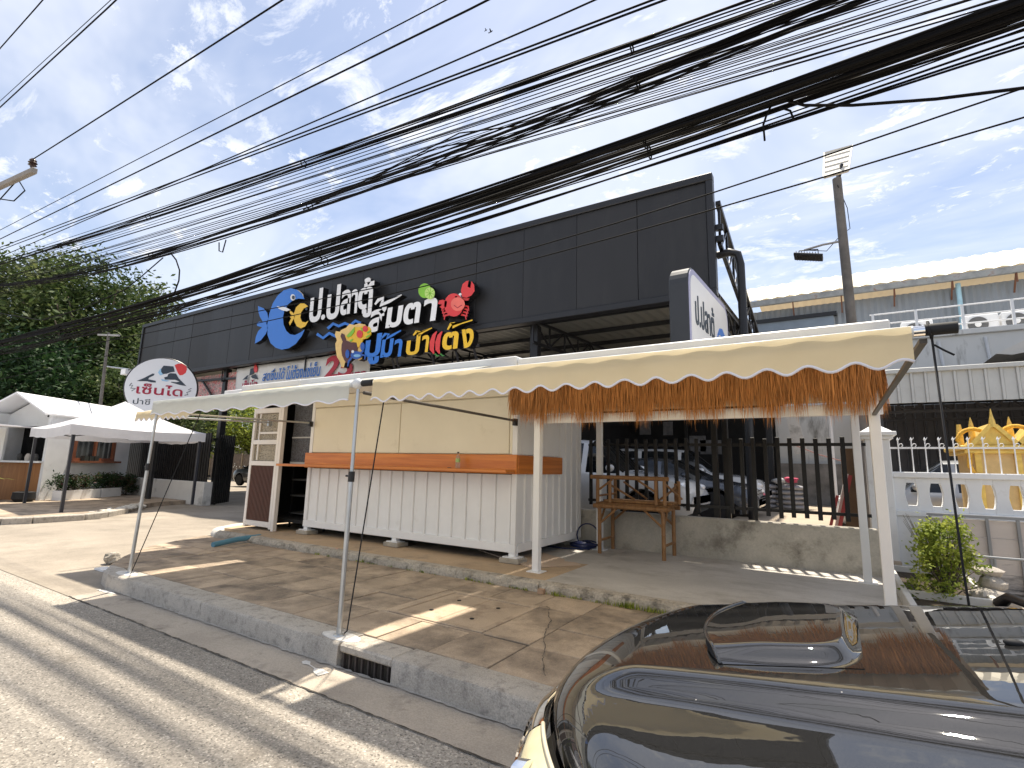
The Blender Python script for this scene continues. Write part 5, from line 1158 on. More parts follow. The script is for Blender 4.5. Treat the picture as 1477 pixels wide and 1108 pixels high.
    for s_ in (1, -1):
        MB().ball(tr((2.12, s_*.66, .83 if kind != 'sedan' else .72)), .17, .16, .075, 8, 12).build('headlight', M('headlight_glass', (.75, .76, .78), .08, var=0), t, smooth=True)
        MB().ball(tr((.82, s_*1.0, Hs+.08)), .09, .10, .075, 6, 10).build('mirror', paint, t, smooth=True)
    mb = MB()
    for i in range(4): z = .55+.07*i; mb.bar(tr((2.345-.03*i, -.45, z)), tr((2.345-.03*i, .45, z)), .03)
    mb.build('grille', m_chrome, t); return t
p_white = M('car_white', (.72, .73, .74), .25, var=.02, coat=1.); p_grey = M('car_grey', (.065, .075, .095), .25, var=.05, coat=1., metal=.3); p_wht2 = M('car_white2', (.66, .66, .66), .25, coat=1., var=.02); p_blk = M('car_black', (.010, .010, .011), .3, coat=.6, var=.05); p_silver = M('car_silver', (.35, .36, .37), .3, metal=.4, coat=1., var=.04)
car('white SUV parked nearest behind the picket fence, nose to the right', (-4.6, 10.75, LOT), 1, p_white, 'suv')
car('dark grey sedan parked behind the white SUV with its alloy wheel showing', (-3.75, 13.2, LOT), 1, p_grey, 'sedan')
car('white SUV parked third in the row behind the grey sedan', (-3.9, 15.7, LOT), 1, p_wht2, 'suv')
car('pale silver pickup under the shed seen through the spear railing', (2.3, 15.0, .2), -1, p_silver, 'suv')
car('black off-road wagon parked at the far end of the driveway by the gate', (-30.7, 19.7, .02), -1, p_blk, 'suv')
# sacks, tools, sheets at the back of the lot
m_sack = M('grey_sack', (.34, .34, .36), .8, var=.15, vs=8, bump=.02, bs=12)
sbx = at_z(1107, 728, LOT)
for i in range(5):
    for j in range(2):
        c = Vector((-2.0+j*.75, 19.2-.1*j, LOT+.09+.155*i)); o = MB().ball((c.x+rnd.uniform(-.05, .05), c.y, c.z), .42, .28, .09, 8, 14, .06).build('cement_sack', m_sack, smooth=True)
        tag(o, ('grey filled sack in the %s of the %s sack stack on the parking ground' % (('bottom layer', 'second layer', 'middle layer', 'fourth layer', 'top layer')[i], ('left', 'right')[j])), 'sack', 'stacked sacks on the lot')
for i, (c, col_, lab) in enumerate((((-1.2, 19, 1.4), (.55, .08, .15), 'pink bundle lying on the grey sacks'), ((-1.55, 19.0, 1.36), (.6, .6, .6), 'white cloth bundle lying on the grey sacks'))): tag(MB().ball(c, .2, .16, .09, 7, 10, .5).build('bundle', M('bundle%d' % i, col_, .8, var=.2), smooth=True), lab, 'bundle')
lp_ = thing('leaning_panel', 'red-framed white panel leaning inside the right end of the fence', 'panel', (.1, 9.6, LOT))
MB().bar((-.12, 9.3, LOT), (.16, 9.3, 1.62), .04, .3, (0, 1, 0)).build('panel', M('panel_white', (.7, .7, .68), .6), lp_); MB().bar((-.08, 9.1, LOT), (.20, 9.1, 1.6), .05).build('frame_bar', M('frame_red', (.35, .05, .05), .5), lp_); MB().bar((-.2, 9.1, LOT), (.02, 9.1, 1.3), .04).build('frame_bar', MATS['frame_red'], lp_)
tag(B(.10, .32, 9.3, 9.5, LOT, 2.0).build('timber_offcut', M('timber', (.16, .10, .06), .8, var=.2)), 'brown timber board standing behind the right end of the fence', 'timber')
nw = thing('neighbour_wall', 'peeling white side wall beyond the parking ground', 'wall', (-1.2, 23, LOT))
B(-1.9, 1.0, 23.2, 23.5, LOT, 4.3).build('upper_wall', m_stain, nw); B(-1.9, 1.0, 22.9, 23.19, LOT, 2.0).build('lower_wall', M('mouldy_dark_wall', (.22, .21, .2), .9, var=.4, vs=2, bump=.01, bs=20), nw)
mb = MB(); p = at_y(1137, 590, 21); q = at_y(1150, 655, 21); mb.prism([(p.x-.25, p.z+.8), (p.x+.1, p.z+.8), (q.x+.35, q.z), (q.x-.05, q.z)], (0, 20.5, 0), (1, 0, 0), (0, 0, 1), (0, .1, 0))
tag(mb.build('slanting_brace', m_wallp), 'pale slanting brace beside the dark building column', 'brace')
p = at_y(1198, 620, 14); tag(MB().tube([(p.x, 14, LOT), (p.x, 14, 3.3)], .045, 8).build('white_pipe', M('pvc_white', (.6, .6, .6), .5)), 'thin white upright pipe behind the right end of the fence', 'pipe')
mb = MB(); a = at_y(1140, 640, 12); b = at_y(1225, 668, 12); mb.tube([a, a.lerp(b, .5)-V(0, 0, .03), b], .010, 6); tag(mb.build('red_rope', M('rope_red', (.4, .2, .17), .7)), 'faded red rope strung across the parking ground', 'rope')

# ================================================================== LEFT-HAND SIDE
LPZ = .14
# booth
b0 = Vector((-22.3, 6.35, LPZ)); ba = Vector((-.57, .8216, 0)); bw = Vector((-.8216, -.57, 0)); BL_, BW_ = 4.0, 1.95; EZ, RZ = 3.0, 3.62
bt_ = thing('vendor_booth', 'white gabled vendor booth with wooden window and open counter front', 'booth', b0+ba*2+bw)
def bp(a, w, z): return b0+ba*a+bw*w+V(0, 0, z-LPZ)
def bbox(a0, a1, w0, w1, z0, z1):
    mb = MB(); mb.add([bp(a0, w0, z0), bp(a1, w0, z0), bp(a1, w1, z0), bp(a0, w1, z0), bp(a0, w0, z1), bp(a1, w0, z1), bp(a1, w1, z1), bp(a0, w1, z1)], [(0,1,2,3),(7,6,5,4),(4,5,1,0),(5,6,2,1),(6,7,3,2),(7,4,0,3)]); return mb
wa0, wa1, wz0, wz1 = 1.1, 3.15, 1.45, 2.75
bbox(0, wa0, 0, .09, LPZ, EZ).build('wall', m_whitew, bt_); bbox(wa1, BL_, 0, .09, LPZ, EZ).build('wall', m_whitew, bt_); bbox(wa0, wa1, 0, .09, LPZ, wz0).build('wall', m_whitew, bt_); bbox(wa0, wa1, 0, .09, wz1, EZ).build('wall', m_whitew, bt_)
bbox(0, BL_, BW_-.09, BW_, LPZ, EZ).build('wall', m_whitew, bt_); bbox(BL_-.09, BL_, .1, BW_-.1, LPZ, EZ).build('wall', m_whitew, bt_)
m_ww = woodmat('window_wood', (.17, .055, .025), (.30, .11, .05), .5, 2, 3)
wn = bbox(wa0, wa0+.12, -.04, .1, wz0, wz1).build('window', m_ww, bt_)
for q in ((wa1-.12, wa1, -.04, .1, wz0, wz1), (wa0+.12, wa1-.12, -.04, .1, wz1-.1, wz1), (wa0+.12, wa1-.12, -.04, .1, wz0, wz0+.1), ((wa0+wa1)/2-.04, (wa0+wa1)/2+.06, -.03, .09, wz0+.1, wz1-.1)): bbox(*q).build('window_frame', m_ww, wn)
bbox(wa0-.12, wa1+.15, -.22, .0, wz0-.07, wz0-.001).build('sill', m_ww, wn); bbox(wa0+.12, wa1-.12, .04, .06, wz0+.1, wz1-.1).build('pane', M('booth_glass', (.06, .065, .065), .08, var=.2), wn)
for k in range(3): bbox(wa0+.35+.25*k, wa0+.55+.25*k, -.18, -.04, wz0, wz0+.18).build('window_box', M('box_dark', (.03, .035, .03), .6), wn)
# gable roof, open front bay
mb = MB(); 
for s0, s1 in (((-.06, EZ-.05), (BW_/2, RZ)), ((BW_/2, RZ), (BW_+.06, EZ-.05))):
    A = [bp(-.35, s0[0], s0[1]), bp(BL_+.1, s0[0], s0[1]), bp(BL_+.1, s1[0], s1[1]), bp(-.35, s1[0], s1[1])]; mb.add(A+[p+V(0, 0, .06) for p in A], [(0,1,2,3),(7,6,5,4),(0,4,5,1),(1,5,6,2),(2,6,7,3),(3,7,4,0)])
mb.build('roof', M('white_roof', (.82, .82, .83), .5, var=.03), bt_)
mb = MB(); mb.prism([(.05, EZ-.4), (BW_-.05, EZ-.4), (BW_-.05, EZ-.06), (BW_/2, RZ-.05), (.05, EZ-.06)], bp(.55, 0, 0)-V(0, 0, 0), bw, (0, 0, 1), ba*.05); mb.build('gable_board', m_whitew, bt_)
for i in range(5): bbox(.53, .55, .12+.1*i, .19+.1*i, EZ-.07, EZ+.03).build('gable_lettering', m_black, bt_)
bbox(.02, .12, .1, BW_-.1, LPZ, 1.35).build('counter_front', woodmat('booth_wood', (.24, .10, .03), (.40, .18, .06), .5, 2, 2), bt_); bbox(-.22, .3, .05, BW_-.05, 1.36, 1.42).build('counter_top', m_whitew, bt_)
bbox(1.2, 1.25, .1, BW_-.1, LPZ, EZ-.4).build('inner_wall', m_dark, bt_); bbox(.0, .09, BW_-.55, BW_-.09, 1.43, EZ-.4).build('side_screen', m_whitew, bt_)
for k, w in enumerate((.35, .6, .85)): 
    p = bp(.05, w, 1.42); tag(MB().lathe([(.07, 0), (.08, .12), (.06, .2), (.03, .24)], p, 10).build('counter_jar', M('jar%d' % k, [(.05, .05, .05), (.5, .45, .4), (.03, .03, .03)][k], .3)), ['dark jar nearest the corner post on the booth counter', 'pale jar in the middle of the booth counter', 'black jar farthest along the booth counter'][k], 'jar', 'jars on the booth counter')
# lean-to awning at the far left
tag(bbox(-1.6, -.1, BW_*.2, BW_+3.2, 2.50, 2.54).build('lean_to_awning', m_tentw), 'flat white awning sheet in front of the booth at the left edge', 'awning')
mb = MB(); mb.tube([bp(-1.5, .4, 2.3), bp(-1.5, 4, 2.45)], .03, 6); tag(mb.build('awning_bar', m_steel), 'pale metal bar below the white sheet at the left edge', 'bar')
# tent
T = [Vector((-17.35, 5.45, LPZ)), Vector((-21.3, 5.75, LPZ)), Vector((-21.9, 9.3, LPZ)), Vector((-17.9, 9.0, LPZ))]
tn = thing('gazebo_tent', 'white pop-up gazebo tent on dark legs beside the booth', 'tent', (-19.6, 7.4, LPZ))
for p in T: B(p.x-.035, p.x+.035, p.y-.035, p.y+.035, LPZ, 2.42).build('leg', M('tent_leg', (.035, .037, .045), .4), tn)
ctr = sum(T, Vector())/4; TZ, TP = 2.46, 3.42
mb = MB()
for i in range(4):
    p, q = T[i]+(T[i]-ctr)*.07, T[(i+1) % 4]+(T[(i+1) % 4]-ctr)*.07; nU, nV = 12, 8; vs = []
    for a in range(nU+1):
        for b in range(nV+1):
            e = p.lerp(q, a/nU); v = b/nV; c = e.lerp(ctr, v); zz = TZ-.07*math.sin(math.pi*a/nU)*(1-v)+(TP-TZ)*(v**1.35); vs.append((c.x, c.y, zz))
    mb.add(vs, [(a*(nV+1)+b, (a+1)*(nV+1)+b, (a+1)*(nV+1)+b+1, a*(nV+1)+b+1) for a in range(nU) for b in range(nV)])
mb.build('canopy', m_tentw, tn, smooth='auto')
mb = MB()
for i in range(4):
    p, q = T[i]+(T[i]-ctr)*.07, T[(i+1) % 4]+(T[(i+1) % 4]-ctr)*.07
    mb.grid(lambda u, v: (p.lerp(q, u).x, p.lerp(q, u).y, TZ-.07*math.sin(math.pi*u)-.27*v+.012*math.sin(u*30)*v), 16, 3)
mb.build('valance', m_tentw, tn, smooth='auto')
mb = MB()
for i in range(4):
    p, q = T[i], T[(i+1) % 4]; m1 = p.lerp(q, .25)+V(0, 0, 2.12); m2 = p.lerp(q, .5)+V(0, 0, 2.26); m3 = p.lerp(q, .75)+V(0, 0, 2.12)
    for a, b in ((p+V(0, 0, 2.26), m1), (m1, m2), (m2, m3), (m3, q+V(0, 0, 2.26))): mb.bar(a, b, .03)
mb.build('scissor_frame', MATS['tent_leg'], tn)
# planter troughs with flowers
for k, (a0, a1) in enumerate(((.15, 1.85), (1.95, 2.95))):
    lab = ('white planter trough nearer the booth front', 'white planter trough under the booth window')[k]
    c = bp((a0+a1)/2, -.45, LPZ); tr2 = thing('planter_trough', lab, 'planter', c, 'white troughs along the booth wall')
    bbox(a0, a1, -.62, -.3, LPZ, LPZ+.32).build('trough', m_whitew, tr2); bbox(a0+.04, a1-.04, -.58, -.34, LPZ+.321, LPZ+.33).build('soil', MATS['soil'], tr2)
    cs = [tuple(bp(rnd.uniform(a0, a1), -.45+rnd.gauss(0, .12), LPZ+.42+.36*rnd.random())) for _ in range(46)]
    shrub('flowering_plant', ('row of dark-leaved plants with reddish flower heads in the nearer white trough', 'row of dark-leaved plants with reddish flower heads in the trough under the window')[k], 'plant', tuple(c+V(0, 0, .3)), cs, .07, 2200, .085, L_flower, 20, 'flowering plants along the booth wall')
c = bp(3.35, -.5, LPZ); cs = [tuple(c+V(rnd.gauss(0, .22), rnd.gauss(0, .22), .15+.6*rnd.random())) for _ in range(40)]
shrub('flowering_plant', 'round dark bush with reddish flowers at the right end of the troughs', 'plant', tuple(c), cs, .08, 2200, .085, L_flower, 15)
# potted palm at left edge
pp = Vector((-22.6, 4.75, LPZ)); pl = thing('potted_palm', 'spiky green palm in a black pot at the left edge', 'plant', pp)
MB().lathe([(.34, 0), (.46, .3), (.48, .52), (.44, .52), (.42, .47)], pp, 18).build('pot', M('black_pot', (.02, .02, .022), .5), pl, smooth='auto')
vs = []; fs = []; sh_ = []
for i in range(60):
    g = rnd.uniform(0, 6.28); L = rnd.uniform(.8, 1.5); el = rnd.uniform(.55, 1.35); d = V(math.cos(g)*math.cos(el), math.sin(g)*math.cos(el), math.sin(el)); s_ = V(-math.sin(g), math.cos(g), 0); prev = None; c_ = rnd.random()
    for j in range(6):
        t = j/5; p = pp+V(0, 0, .5)+d*L*t-V(0, 0, .45*L*t*t*math.cos(el)); w = .05*math.sin(math.pi*min(1, t*.9+.1))+.004
        vs += [p-s_*w, p+s_*w]
        if j: n = len(vs); fs.append((n-4, n-3, n-1, n-2)); sh_.append(min(1, max(0, c_+rnd.gauss(0, .1))))
leaves_build('fronds', vs, fs, sh_, L_bush, pl)
tag(MB().lathe([(.22, 0), (.3, .1), (.28, .3), (.16, .32), (.15, .25)], (-22.0, 5.9, LPZ), 16).build('tyre_pot', m_rubber, smooth='auto'), 'black tyre-like tub at the booth corner post', 'tub')
# black slatted fence on low wall, gate leaf and column
FW = 9.75
tag(MB().box(-30, -18.75, FW, FW+.3, 0, .82).build('low_wall', m_wallp, bevel=.015), 'stained pale low wall under the black slatted fence on the left', 'wall')
lf = thing('slatted_fence', 'tall black slatted fence behind the gazebo tent', 'fence', (-24, FW+.15, .82))
x = -29.5
while x < -18.9: B(x-.062, x+.062, FW+.12, FW+.16, .72, 2.55).build('slat', m_fence, lf); x += .165
for z in (1.0, 2.3): B(-29.6, -18.8, FW+.162, FW+.2, z, z+.06).build('rail', m_fence, lf)
gl = thing('sliding_gate', 'folded black sliding gate leaf at the driveway entrance', 'gate', (-19.1, 10.4, 0))
for i in range(9): x = -19.15-.02*i; B(-18.7-.09*i-.035, -18.7-.09*i+.035, 10.05+.12*i, 10.09+.12*i, .05, 2.5).build('slat', m_fence, gl)
B(-19.5, -18.6, 10.1, 10.14, .04, .12).build('rail', m_fence, gl); B(-19.55, -18.62, 10.14, 10.18, 2.3, 2.38).build('rail', m_fence, gl)
# scrollwork gate beyond the drive, sunlit yard and greenery
gg = thing('far_gate', 'brown patterned metal gate at the far end of the driveway', 'gate', (-39, 24, 0))
m_gb = M('gate_brown', (.16, .12, .09), .7, var=.4, vs=6)
for i in range(8): B(-48+2.4*i, -48+2.4*i+2.3, 24, 24.06, .1, 2.1).build('panel', m_gb, gg); B(-48+2.4*i-.06, -48+2.4*i+.04, 23.95, 24.0, 0, 2.2).build('stile', M('gate_tan', (.35, .27, .18), .6), gg)
for i in range(26): MB().lathe([(.06, 0), (.06, .02)], (-42.5+rnd.uniform(-1.6, 1.6), 23.98, .9+rnd.uniform(0, .5)), 8, (0, -1, 0)).build('pierced_disc', M('gate_light', (.7, .68, .62), .6), gg)
hs = thing('far_house', 'low pale-roofed house among the trees beyond the driveway', 'house', (-48, 29, 0))
B(-54, -42, 29, 33, 0, 2.7).build('wall', m_wallp, hs); MB().prism([(28.2, 2.7), (34, 2.7), (31, 4.0)], (-54.5, 0, 0), (0, 1, 0), (0, 0, 1), (12, 0, 0)).build('roof', M('grey_roof', (.5, .5, .5), .6, var=.1), hs)

def tree(label, base, crown_c, rad, ncl, n, size, mat, group=None, name='leafy_tree', trunk=.3, fork=6):
    t = thing(name, label, 'tree', base, group); C = []
    for i in range(ncl):
        d = nrg.normal(size=3); d /= np.linalg.norm(d); r = nrg.uniform(.55, 1.03); C.append([crown_c[j]+d[j]*rad[j]*r*(1 if d[2] > -.2 else .85) for j in range(3)])
    vs, fs, sh_ = leafcloud(C, (size*2.1, size*2.1, size*1.5), n, size, .25, .42); leaves_build('crown', vs, fs, sh_, mat, t)
    mb = MB(); b = Vector(base); top = Vector(crown_c); mb.tube([b, b.lerp(top, .4)+V(.1, 0, 0), top], [trunk, trunk*.75, trunk*.35], 9)
    lim = MB()
    for c in C[::max(1, ncl//26)]:
        s_ = b.lerp(top, rnd.uniform(.45, .9)); c = Vector(c); lim.tube([s_, s_.lerp(c, .5)+V(0, 0, -.2), c], [trunk*.4, trunk*.26, trunk*.08], 5)
    mb.build('trunk', m_bark, t, smooth=True); lim.build('limb', m_bark, t, smooth=True); return t
G1 = 'trees behind the booth'
tree('tall dark tree at the far left behind the booth', (-46, 10.5, 0), (-46, 10.5, 8.6), (6.6, 5.0, 6.2), 190, 30000, .36, L_tree, G1, trunk=.4)
tree('big leafy tree rising highest behind the gazebo tent', (-40, 13.0, 0), (-40.5, 13.0, 8.4), (5.4, 4.6, 6.0), 190, 28000, .35, L_tree, G1, trunk=.4)
tree('leafy tree just left of the black fascia', (-36.0, 15.5, 0), (-36.6, 15.5, 6.0), (4.2, 4.2, 4.8), 150, 22000, .33, L_tree, G1)
tree('lower bushy tree behind the round sign', (-31.5, 12.5, 0), (-31.5, 12.5, 3.9), (3.4, 2.2, 3.2), 110, 15000, .26, L_tree, G1, trunk=.2)
tree('dense low tree filling the gap above the booth roof', (-38, 9.5, 0), (-38, 9.5, 4.4), (6.2, 2.0, 4.0), 160, 22000, .30, L_dark, G1)
tree('dark tree at the left picture edge behind the lean-to', (-44, 6.4, 0), (-44, 6.4, 4.4), (5, 2.4, 4.6), 120, 16000, .33, L_dark, G1)
G2 = 'greenery beyond the driveway'
tree('bright green tree beyond the driveway gate', (-45, 27.0, 0), (-45, 27.0, 4.6), (4.6, 2.0, 2.6), 90, 12000, .28, L_bush, G2, trunk=.2)
tree('mixed green tree behind the black column', (-53, 26.5, 0), (-53, 26.5, 4.4), (5.2, 2.2, 3.4), 110, 14000, .28, L_tree, G2, trunk=.2)
tree('dark green tree behind the far house', (-38, 34, 0), (-38, 34, 5), (7, 3, 4.5), 110, 8000, .34, L_tree, G2, trunk=.25)
# banana plant
bn_ = Vector((-26.0, 12.6, 0)); bp_ = thing('banana_plant', 'banana plant with long arching leaves above the slatted fence', 'plant', bn_)
MB().tube([bn_, bn_+V(0, 0, 2.2)], [.16, .1], 10).build('stem', M('banana_stem', (.22, .25, .08), .6), bp_, smooth=True)
vs = []; fs = []; sh_ = []
for i in range(11):
    g = i*.58+rnd.uniform(-.2, .2); L = rnd.uniform(1.5, 2.3); el = rnd.uniform(.35, 1.2); d = V(math.cos(g)*math.cos(el), math.sin(g)*math.cos(el), math.sin(el)); s_ = V(-math.sin(g), math.cos(g), 0); c_ = rnd.uniform(.4, .9)
    for j in range(9):
        t = j/8; p = bn_+V(0, 0, 2.0)+d*L*t-V(0, 0, .5*L*t*t); w = .28*math.sin(math.pi*min(1, t*.88+.1)); vs += [p-s_*w-V(0, 0, w*.3), p, p+s_*w-V(0, 0, w*.3)]
        if j: n = len(vs); fs += [(n-6, n-5, n-2, n-3), (n-5, n-4, n-1, n-2)]; sh_ += [c_, c_]
leaves_build('leaves', vs, fs, sh_, L_bush, bp_)

# ================================================================== POLES AND CABLES
up = at_y(150, 560, 8.6); upx = up.x
ut = thing('utility_pole', 'slim concrete utility pole with crossarm and lamp against the trees', 'utility pole', (upx, 8.6, 0))
pa = at_y(144, 590, 8.6); pb_ = at_y(157, 480, 8.6); m_pole = M('pole_concrete', (.28, .26, .24), .9, var=.15, vs=3)
MB().tube([(pa.x, 8.6, 0), pa, pb_], [.07, .065, .05], 8).build('pole', m_conc, ut, smooth='auto'); MB().bar(at_y(142, 483, 8.6), at_y(172, 484, 8.6), .07).build('crossarm', M('crossarm_grey', (.35, .35, .34), .7), ut)
MB().tube([at_y(155, 529, 8.6), at_y(186, 533, 8.4)], .035, 6).build('lamp_arm', m_alu, ut); q = at_y(182, 536, 8.4); B(q.x-.2, q.x+.2, 8.3, 8.5, q.z-.12, q.z+.08).build('lamp_head', m_white, ut)
# near crossarm entering top left
CY = 2.9
ca = thing('crossarm_pole', 'concrete utility pole with crossarm and insulator at the top left edge', 'utility pole', (-17.2, CY-.4, 0))
a0 = at_y(50, 246, CY-.15); MB().bar(a0, Vector((-17.2, CY-.45, a0.z+.25)), .09, .11).build('crossarm', m_pole, ca, bevel=.01)
MB().tube([(-17.2, CY-.5, 0), (-17.2, CY-.5, 9.5)], [.18, .13], 8).build('pole', m_pole, ca, smooth='auto')
ins = at_y(46, 242, CY-.15); MB().lathe([(.03, .0), (.035, .03), (.07, .05), (.045, .08), (.075, .1), (.05, .13), (.06, .15), (.03, .19)], ins, 14).build('insulator', M('brown_porcelain', (.05, .03, .025), .2), ca, smooth='auto')
MB().tube([at_y(32, 250, CY-.15), at_y(28, 262, CY-.1), at_y(36, 275, CY-.1), at_y(20, 290, CY-.1), at_y(-15, 285, CY-.1)], .012, 6).build('jumper_wire', m_cable, ca, smooth=True)
MB().tube([at_y(32, 252, CY-.15), at_y(-20, 310, CY-.15)], .012, 6).build('stay_wire', m_cable, ca)

def curve_fit(pts, y, x0, x1, n=44):
    P = [at_y(px, py, y) for px, py in pts]; X = [p.x for p in P]; Z = [p.z for p in P]
    c = np.polyfit(X, Z, 2 if len(pts) > 2 else 1); lo, hi = min(X), max(X); out = []
    def f(x):
        if x < lo: return np.polyval(c, lo)+(x-lo)*np.polyval(np.polyder(c), lo)
        if x > hi: return np.polyval(c, hi)+(x-hi)*np.polyval(np.polyder(c), hi)*.6
        return np.polyval(c, x)
    for i in range(n+1):
        t = i/n; x = x0+(x1-x0)*t; out.append(Vector((x, y, float(f(x)))))
    return out
XL, XR = -24., 6.
def bundle(label, pts, y, k, R, r, wob=.02):
    ctr_ = curve_fit(pts, y, XL, XR, 90); m = ctr_[45]; t = thing('cable_bundle', label, 'cable bundle', (m.x, m.y, m.z-.1), 'telephone cable bundles')
    for s_ in range(k):
        g0 = rnd.uniform(0, 6.28); rr = R*math.sqrt(rnd.random()); fq = rnd.uniform(.04, .18); ph = rnd.uniform(0, 6); d2 = wob*rnd.random()
        pts_ = [p+V(0, math.cos(g0+fq*p.x)*rr, math.sin(g0+fq*p.x)*rr-d2*math.sin(p.x*.8+ph)) for p in ctr_]
        MB().tube(pts_, r*rnd.uniform(.6, 1.2), 6).build('strand', m_cable, t, smooth=True)
    for i in range(14, 80, 11):
        p = ctr_[i]; MB().tube([p+V(-.01, math.cos(q)*(R*.7+r), math.sin(q)*(R*.7+r)) for q in [j*.785 for j in range(9)]], .006, 5).build('tie', m_cable, t)
    return ctr_
cB2 = bundle('thickest black cable bundle crossing in front of the fascia top', [(0, 495), (213, 438), (551, 336), (937, 200), (1118, 138), (1477, 8)], 3.35, 17, .07, .009, .02)
cB1 = bundle('middle black cable bundle running over the tree and sky', [(0, 412), (125, 396), (250, 358), (436, 299), (541, 266), (740, 190), (1218, 0)], 3.20, 10, .05, .0078, .03)
cB3 = bundle('upper thin black cable bundle across the sky', [(0, 380), (240, 305), (451, 233), (601, 176), (740, 126), (937, 60), (1143, -8)], 3.08, 8, .04, .0075, .03)
cB4 = bundle('loose untidy cable bundle just below the thickest one', [(0, 507), (213, 455), (551, 352), (737, 284), (952, 213), (1263, 107), (1477, 34)], 3.45, 9, .06, .007, .05)
def wire(pts, y, r, label, group='single overhead wires', x0=XL, x1=XR):
    return tag(MB().tube(curve_fit(pts, y, x0, x1, 40), r, 6).build('overhead_wire', m_cable, smooth=True), label, 'wire', group)
WL_ = 'single black wire among the parallel wires between the cable bundles'
for i in range(28):
    t = (i+.5)/28+rnd.uniform(-.015, .015); yl = 376+50*t; yr = -128+128*t; sag = rnd.uniform(-3, 7); y = 3.05+.4*t+rnd.uniform(-.05, .05)
    wire([(0, yl+rnd.uniform(-4, 4)), (740, (yl+yr)/2+sag+3), (1477, yr+rnd.uniform(-5, 5))], y, rnd.choice((.0026, .003, .0035, .004, .0055)), WL_)
WT = 'single black wire in the upper sky above the bundles'
for pts, y, r in (([(0, 332), (645, 0)], 2.8, .006), ([(0, 345), (705, 0)], 2.8, .009), ([(60, 345), (860, 0)], 2.9, .007), ([(0, 357), (955, -5)], 3.0, .008), ([(0, 361), (975, -6)], 3.0, .008)): wire(pts, y, r, WT)
i0 = ins+V(0, 0, .19); far = at_y(405, 0, CY-.15); d = far-i0
tag(MB().tube([i0+d*k*.25-V(0, 0, .02*k*(6-k)*.1) for k in range(9)], .011, 6).build('overhead_wire', m_cable, smooth=True), 'power wire running right from the insulator at the top left', 'wire')
for pts, lab in (([(0, 70), (62, 0)], 'uppermost wire cutting the top left corner'), ([(0, 155), (168, 0)], 'thick wire below the topmost one in the top left corner'), ([(0, 146), (160, 0)], 'thin grey wire beside the thick one in the top left corner')): wire(pts, 2.6, .012 if 'thin' not in lab else .006, lab, None)
WB = 'thin wire crossing in front of the black fascia'
for pts in ([(480, 428), (737, 366), (1477, 125)], [(520, 434), (737, 382), (1477, 168)]): wire(pts, 4.0, .006, WB, 'thin wires in front of the fascia')
for pts in ([(0, 505), (430, 402), (737, 306), (1477, 52)], [(0, 500), (330, 425), (737, 298), (1477, 70)], [(0, 498), (430, 398), (737, 302), (1477, 62)]): wire(pts, 3.6, .007, 'loose single wire just under the lowest cable bundle', 'loose low wires')
def loosewire(label, pts, y, r=.008): 
    P = [at_y(px, py, y) for px, py in pts]; return tag(MB().tube(P, r, 6).build('loose_wire', m_cable, smooth=True), label, 'wire')
loosewire('drop wire leaving the thick bundle towards the right edge', [(1128, 143), (1160, 152), (1230, 152), (1350, 143), (1477, 127), (1560, 115)], 3.4, .009)
loosewire('cut cable tail dangling below the thick bundle', [(1116, 145), (1106, 165), (1101, 180), (1103, 203)], 3.4, .007)
loosewire('short curled cable tail right of the dangling one', [(1125, 155), (1140, 160), (1145, 173)], 3.4, .007)
loosewire('slack cable loop hanging between two bundles above the tree edge', [(246, 365), (254, 375), (259, 390), (258, 405), (251, 424)], 3.25, .010)
loosewire('thin slack cable crossing the tree from the middle bundle', [(235, 372), (205, 398), (180, 418), (120, 445), (60, 462), (0, 452)], 3.25, .009)
loosewire('short doubled cable tie hanging from the middle bundle', [(316, 350), (316, 362), (321, 364), (326, 346)], 3.2, .008)
for k in range(3):
    x_ = 430+rnd.uniform(-60, 160); y_ = 305-.33*(x_-430); L = rnd.uniform(150, 330); loosewire(['slack', 'sagging', 'thin', 'wavy', 'loose', 'drooping', 'slanting', 'long', 'stray'][k]+' cable strand straying between the middle and thick bundles', [(x_, y_), (x_+L*.35, y_-L*.20+rnd.uniform(6, 16)), (x_+L*.7, y_-L*.36+rnd.uniform(5, 12)), (x_+L, y_-L*.38)], 3.25, .006)
# two birds
for k, (px, py) in enumerate(((701, 44), (708, 46))):
    p = at_y(px, py, 14); bd = thing('flying_bird', ('small bird flying on the left of the pair high in the sky', 'small bird flying on the right of the pair high in the sky')[k], 'bird', p, 'pair of birds')
    mb = MB(); s_ = (.4, .6)[k]; mb.ball(p, .11*s_, .04*s_, .04*s_, 6, 8); mb.ball(p+V(.11*s_, 0, .01), .035*s_, .03*s_, .03*s_, 5, 6)
    mb.add([p+V(.05, 0, .02)*s_, p+V(-.05, 0, .02)*s_, p+V(-.08, .1, .16)*s_, p+V(.0, .16, .20)*s_, p+V(-.05, -.12, .14)*s_, p+V(.03, -.16, .12)*s_, p+V(-.1, .03, 0)*s_, p+V(-.19, .04, 0)*s_, p+V(-.19, -.04, 0)*s_, p+V(-.1, -.03, 0)*s_], [(0, 1, 2, 3), (1, 0, 5, 4), (6, 7, 8, 9)]); mb.build('body', m_cable, bd, solid=.004)

